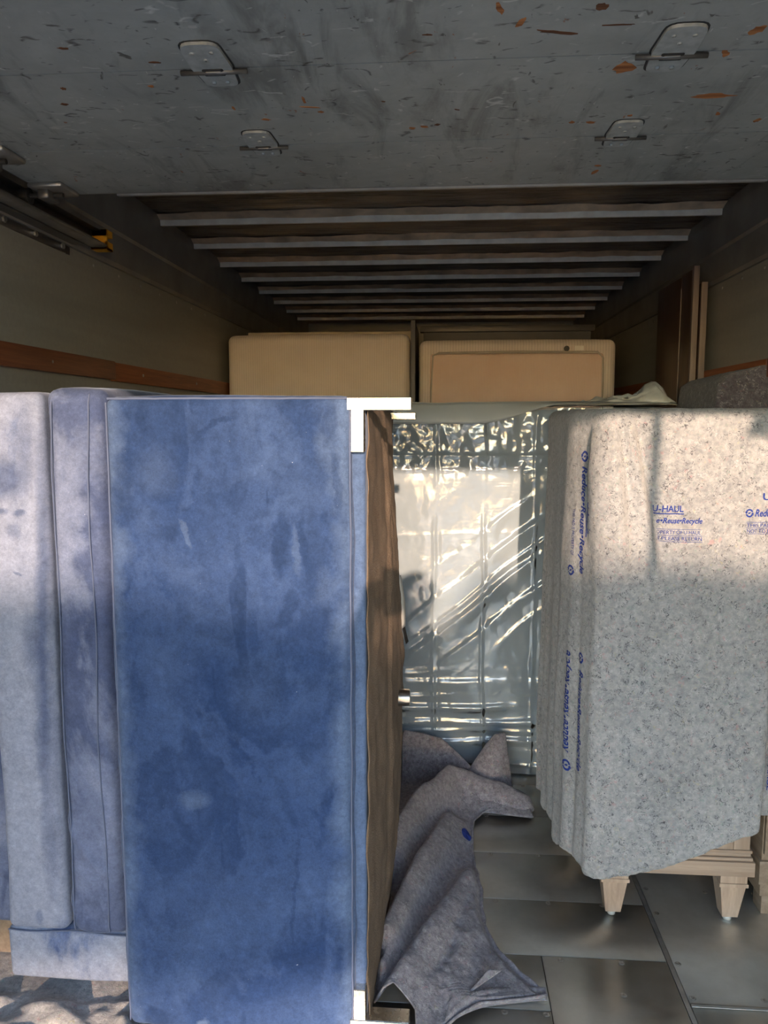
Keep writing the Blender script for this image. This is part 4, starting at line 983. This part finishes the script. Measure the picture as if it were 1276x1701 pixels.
# ================================================================== OUTSIDE: ground, unseen trees added and shaped to block the low sun, the photographer
tag(box('ground', (-40, -40, -.95), (40, 40, -.85), 'asphalt'), 'grey asphalt around the parked truck', 'ground', kind='structure')
def crown_bm(c, r, seed, amp=.22, sub=4, box_=1.0):
    bm = bmesh.new(); bmesh.ops.create_icosphere(bm, subdivisions=sub, radius=1)
    for v in bm.verts:
        n = v.co.normalized(); k = 1 + amp * noise.fractal(n * 2.3 + Vector((seed, 0, 0)), .7, 2, 4)
        q = [math.copysign(abs(n[i]) ** box_, n[i]) for i in range(3)]; 
        v.co = Vector((c[i] + q[i] * r[i] * k for i in range(3)))
    return bm
def shading_tree(c, r, seed, lab, trunk=True, amp=.15, box_=.6):
    t = thing('shading_tree', lab, 'shading_tree', (c[0], c[1], -.85))
    link('crown', to_mesh(crown_bm(c, r, seed, amp, 5, box_), 'crown', True), 'leaf', t)
    if trunk:
        bm = bmesh.new(); bm_cyl(bm, (c[0], c[1], -.85), (c[0], c[1], c[2]), .16, .09, 10); link('trunk', to_mesh(bm, 'trunk', True), 'bark', t)
shading_tree((2.15, -12.2, 1.93), (1.25, .7, 2.05), 3.1, 'unseen squared crown added behind the truck to block low sun, right of the photographer', True, .05, .45)
shading_tree((-.5, -14.6, 4.02), (1.75, .6, .42), 9.4, 'unseen flat crown added behind the truck to block low sun, left of the photographer', True, .12, .5)

per = thing('person', 'person in dark shirt and jeans standing behind the viewpoint holding up a phone', 'person', (.16, -.48, 0))
bm = bmesh.new()
J = [('pel', (.16, -.52, .86), .125), ('belly', (.16, -.525, 1.0), .115), ('chest', (.16, -.52, 1.16), .125), ('neck0', (.16, -.51, 1.285), .055), ('neck1', (.16, -.495, 1.335), .05),
     ('jaw', (.16, -.475, 1.385), .066), ('head', (.16, -.465, 1.455), .080), ('crown', (.16, -.475, 1.515), .055)]
for s, k in ((-1, 'l'), (1, 'r')):
    J += [('sh' + k, (.16 + s * .165, -.51, 1.235), .056), ('el' + k, (.16 + s * .20, -.30, 1.09), .040), ('wr' + k, (.045 + s * .085, -.09, 1.30), .026), ('pa' + k, (.035 + s * .068, -.055, 1.365), .028)]
    J += [('hi' + k, (.16 + s * .09, -.52, .80), .085), ('kn' + k, (.16 + s * .11, -.47, .44), .056), ('an' + k, (.16 + s * .11, -.53, .08), .038), ('to' + k, (.16 + s * .13, -.38, .03), .030)]
    for i in range(4): J += [('f%d%s' % (i, k), (.035 + s * .058, -.035, 1.360 + i * .017), .0085), ('g%d%s' % (i, k), (.035 + s * .036, -.028, 1.362 + i * .018), .0075)]
    J += [('th' + k, (.035 + s * .052, -.070, 1.375), .010), ('tt' + k, (.035 + s * .028, -.062, 1.392), .008)]
E_ = [('pel', 'belly'), ('belly', 'chest'), ('chest', 'neck0'), ('neck0', 'neck1'), ('neck1', 'jaw'), ('jaw', 'head'), ('head', 'crown')]
for k in 'lr':
    E_ += [('chest', 'sh' + k), ('sh' + k, 'el' + k), ('el' + k, 'wr' + k), ('wr' + k, 'pa' + k), ('pel', 'hi' + k), ('hi' + k, 'kn' + k), ('kn' + k, 'an' + k), ('an' + k, 'to' + k), ('pa' + k, 'th' + k), ('th' + k, 'tt' + k)]
    for i in range(4): E_ += [('pa' + k, 'f%d%s' % (i, k)), ('f%d%s' % (i, k), 'g%d%s' % (i, k))]
idx = {n: i for i, (n, p, r) in enumerate(J)}
me = bpy.data.meshes.new('body'); me.from_pydata([p for n, p, r in J], [(idx[a], idx[c]) for a, c in E_], []); bm.free()
body = bpy.data.objects.new('body', me); COL.objects.link(body)
md = body.modifiers.new('skin', 'SKIN'); md.use_smooth_shade = True
for i, (n, p, r) in enumerate(J): me.skin_vertices[0].data[i].radius = (r, r); me.skin_vertices[0].data[i].use_root = (n == 'pel')
body.modifiers.new('sub', 'SUBSURF').levels = 2; body.modifiers['sub'].render_levels = 2
bpy.context.view_layer.update()
em = bpy.data.meshes.new_from_object(body.evaluated_get(bpy.context.evaluated_depsgraph_get())); bpy.data.objects.remove(body)
for k in ('skin', 'shirt', 'jeans'): em.materials.append(M[k])
for p in em.polygons:
    c = p.center; p.use_smooth = True
    p.material_index = 0 if (c.z > 1.30 or (c.y > -.26 and c.z > 1.0)) else (1 if c.z > .88 else 2)
link('body', em, None, per)
hb = crown_bm((.16, -.482, 1.475), (.083, .090, .082), 2.2, .06, 3)
for f in [f for f in hb.faces if f.calc_center_median().y > -.415 and f.calc_center_median().z < 1.51]: hb.faces.remove(f)
link('hair', to_mesh(hb, 'hair', True), 'hair', per)
ph = thing('phone', 'black phone held up by the person behind the viewpoint', 'phone', (.035, -.04, 1.36))
box('case', (.000, -.048, 1.335), (.070, -.040, 1.455), 'black', ph, .003); box('screen', (.004, -.0495, 1.340), (.066, -.0485, 1.450), 'board_slate', ph)
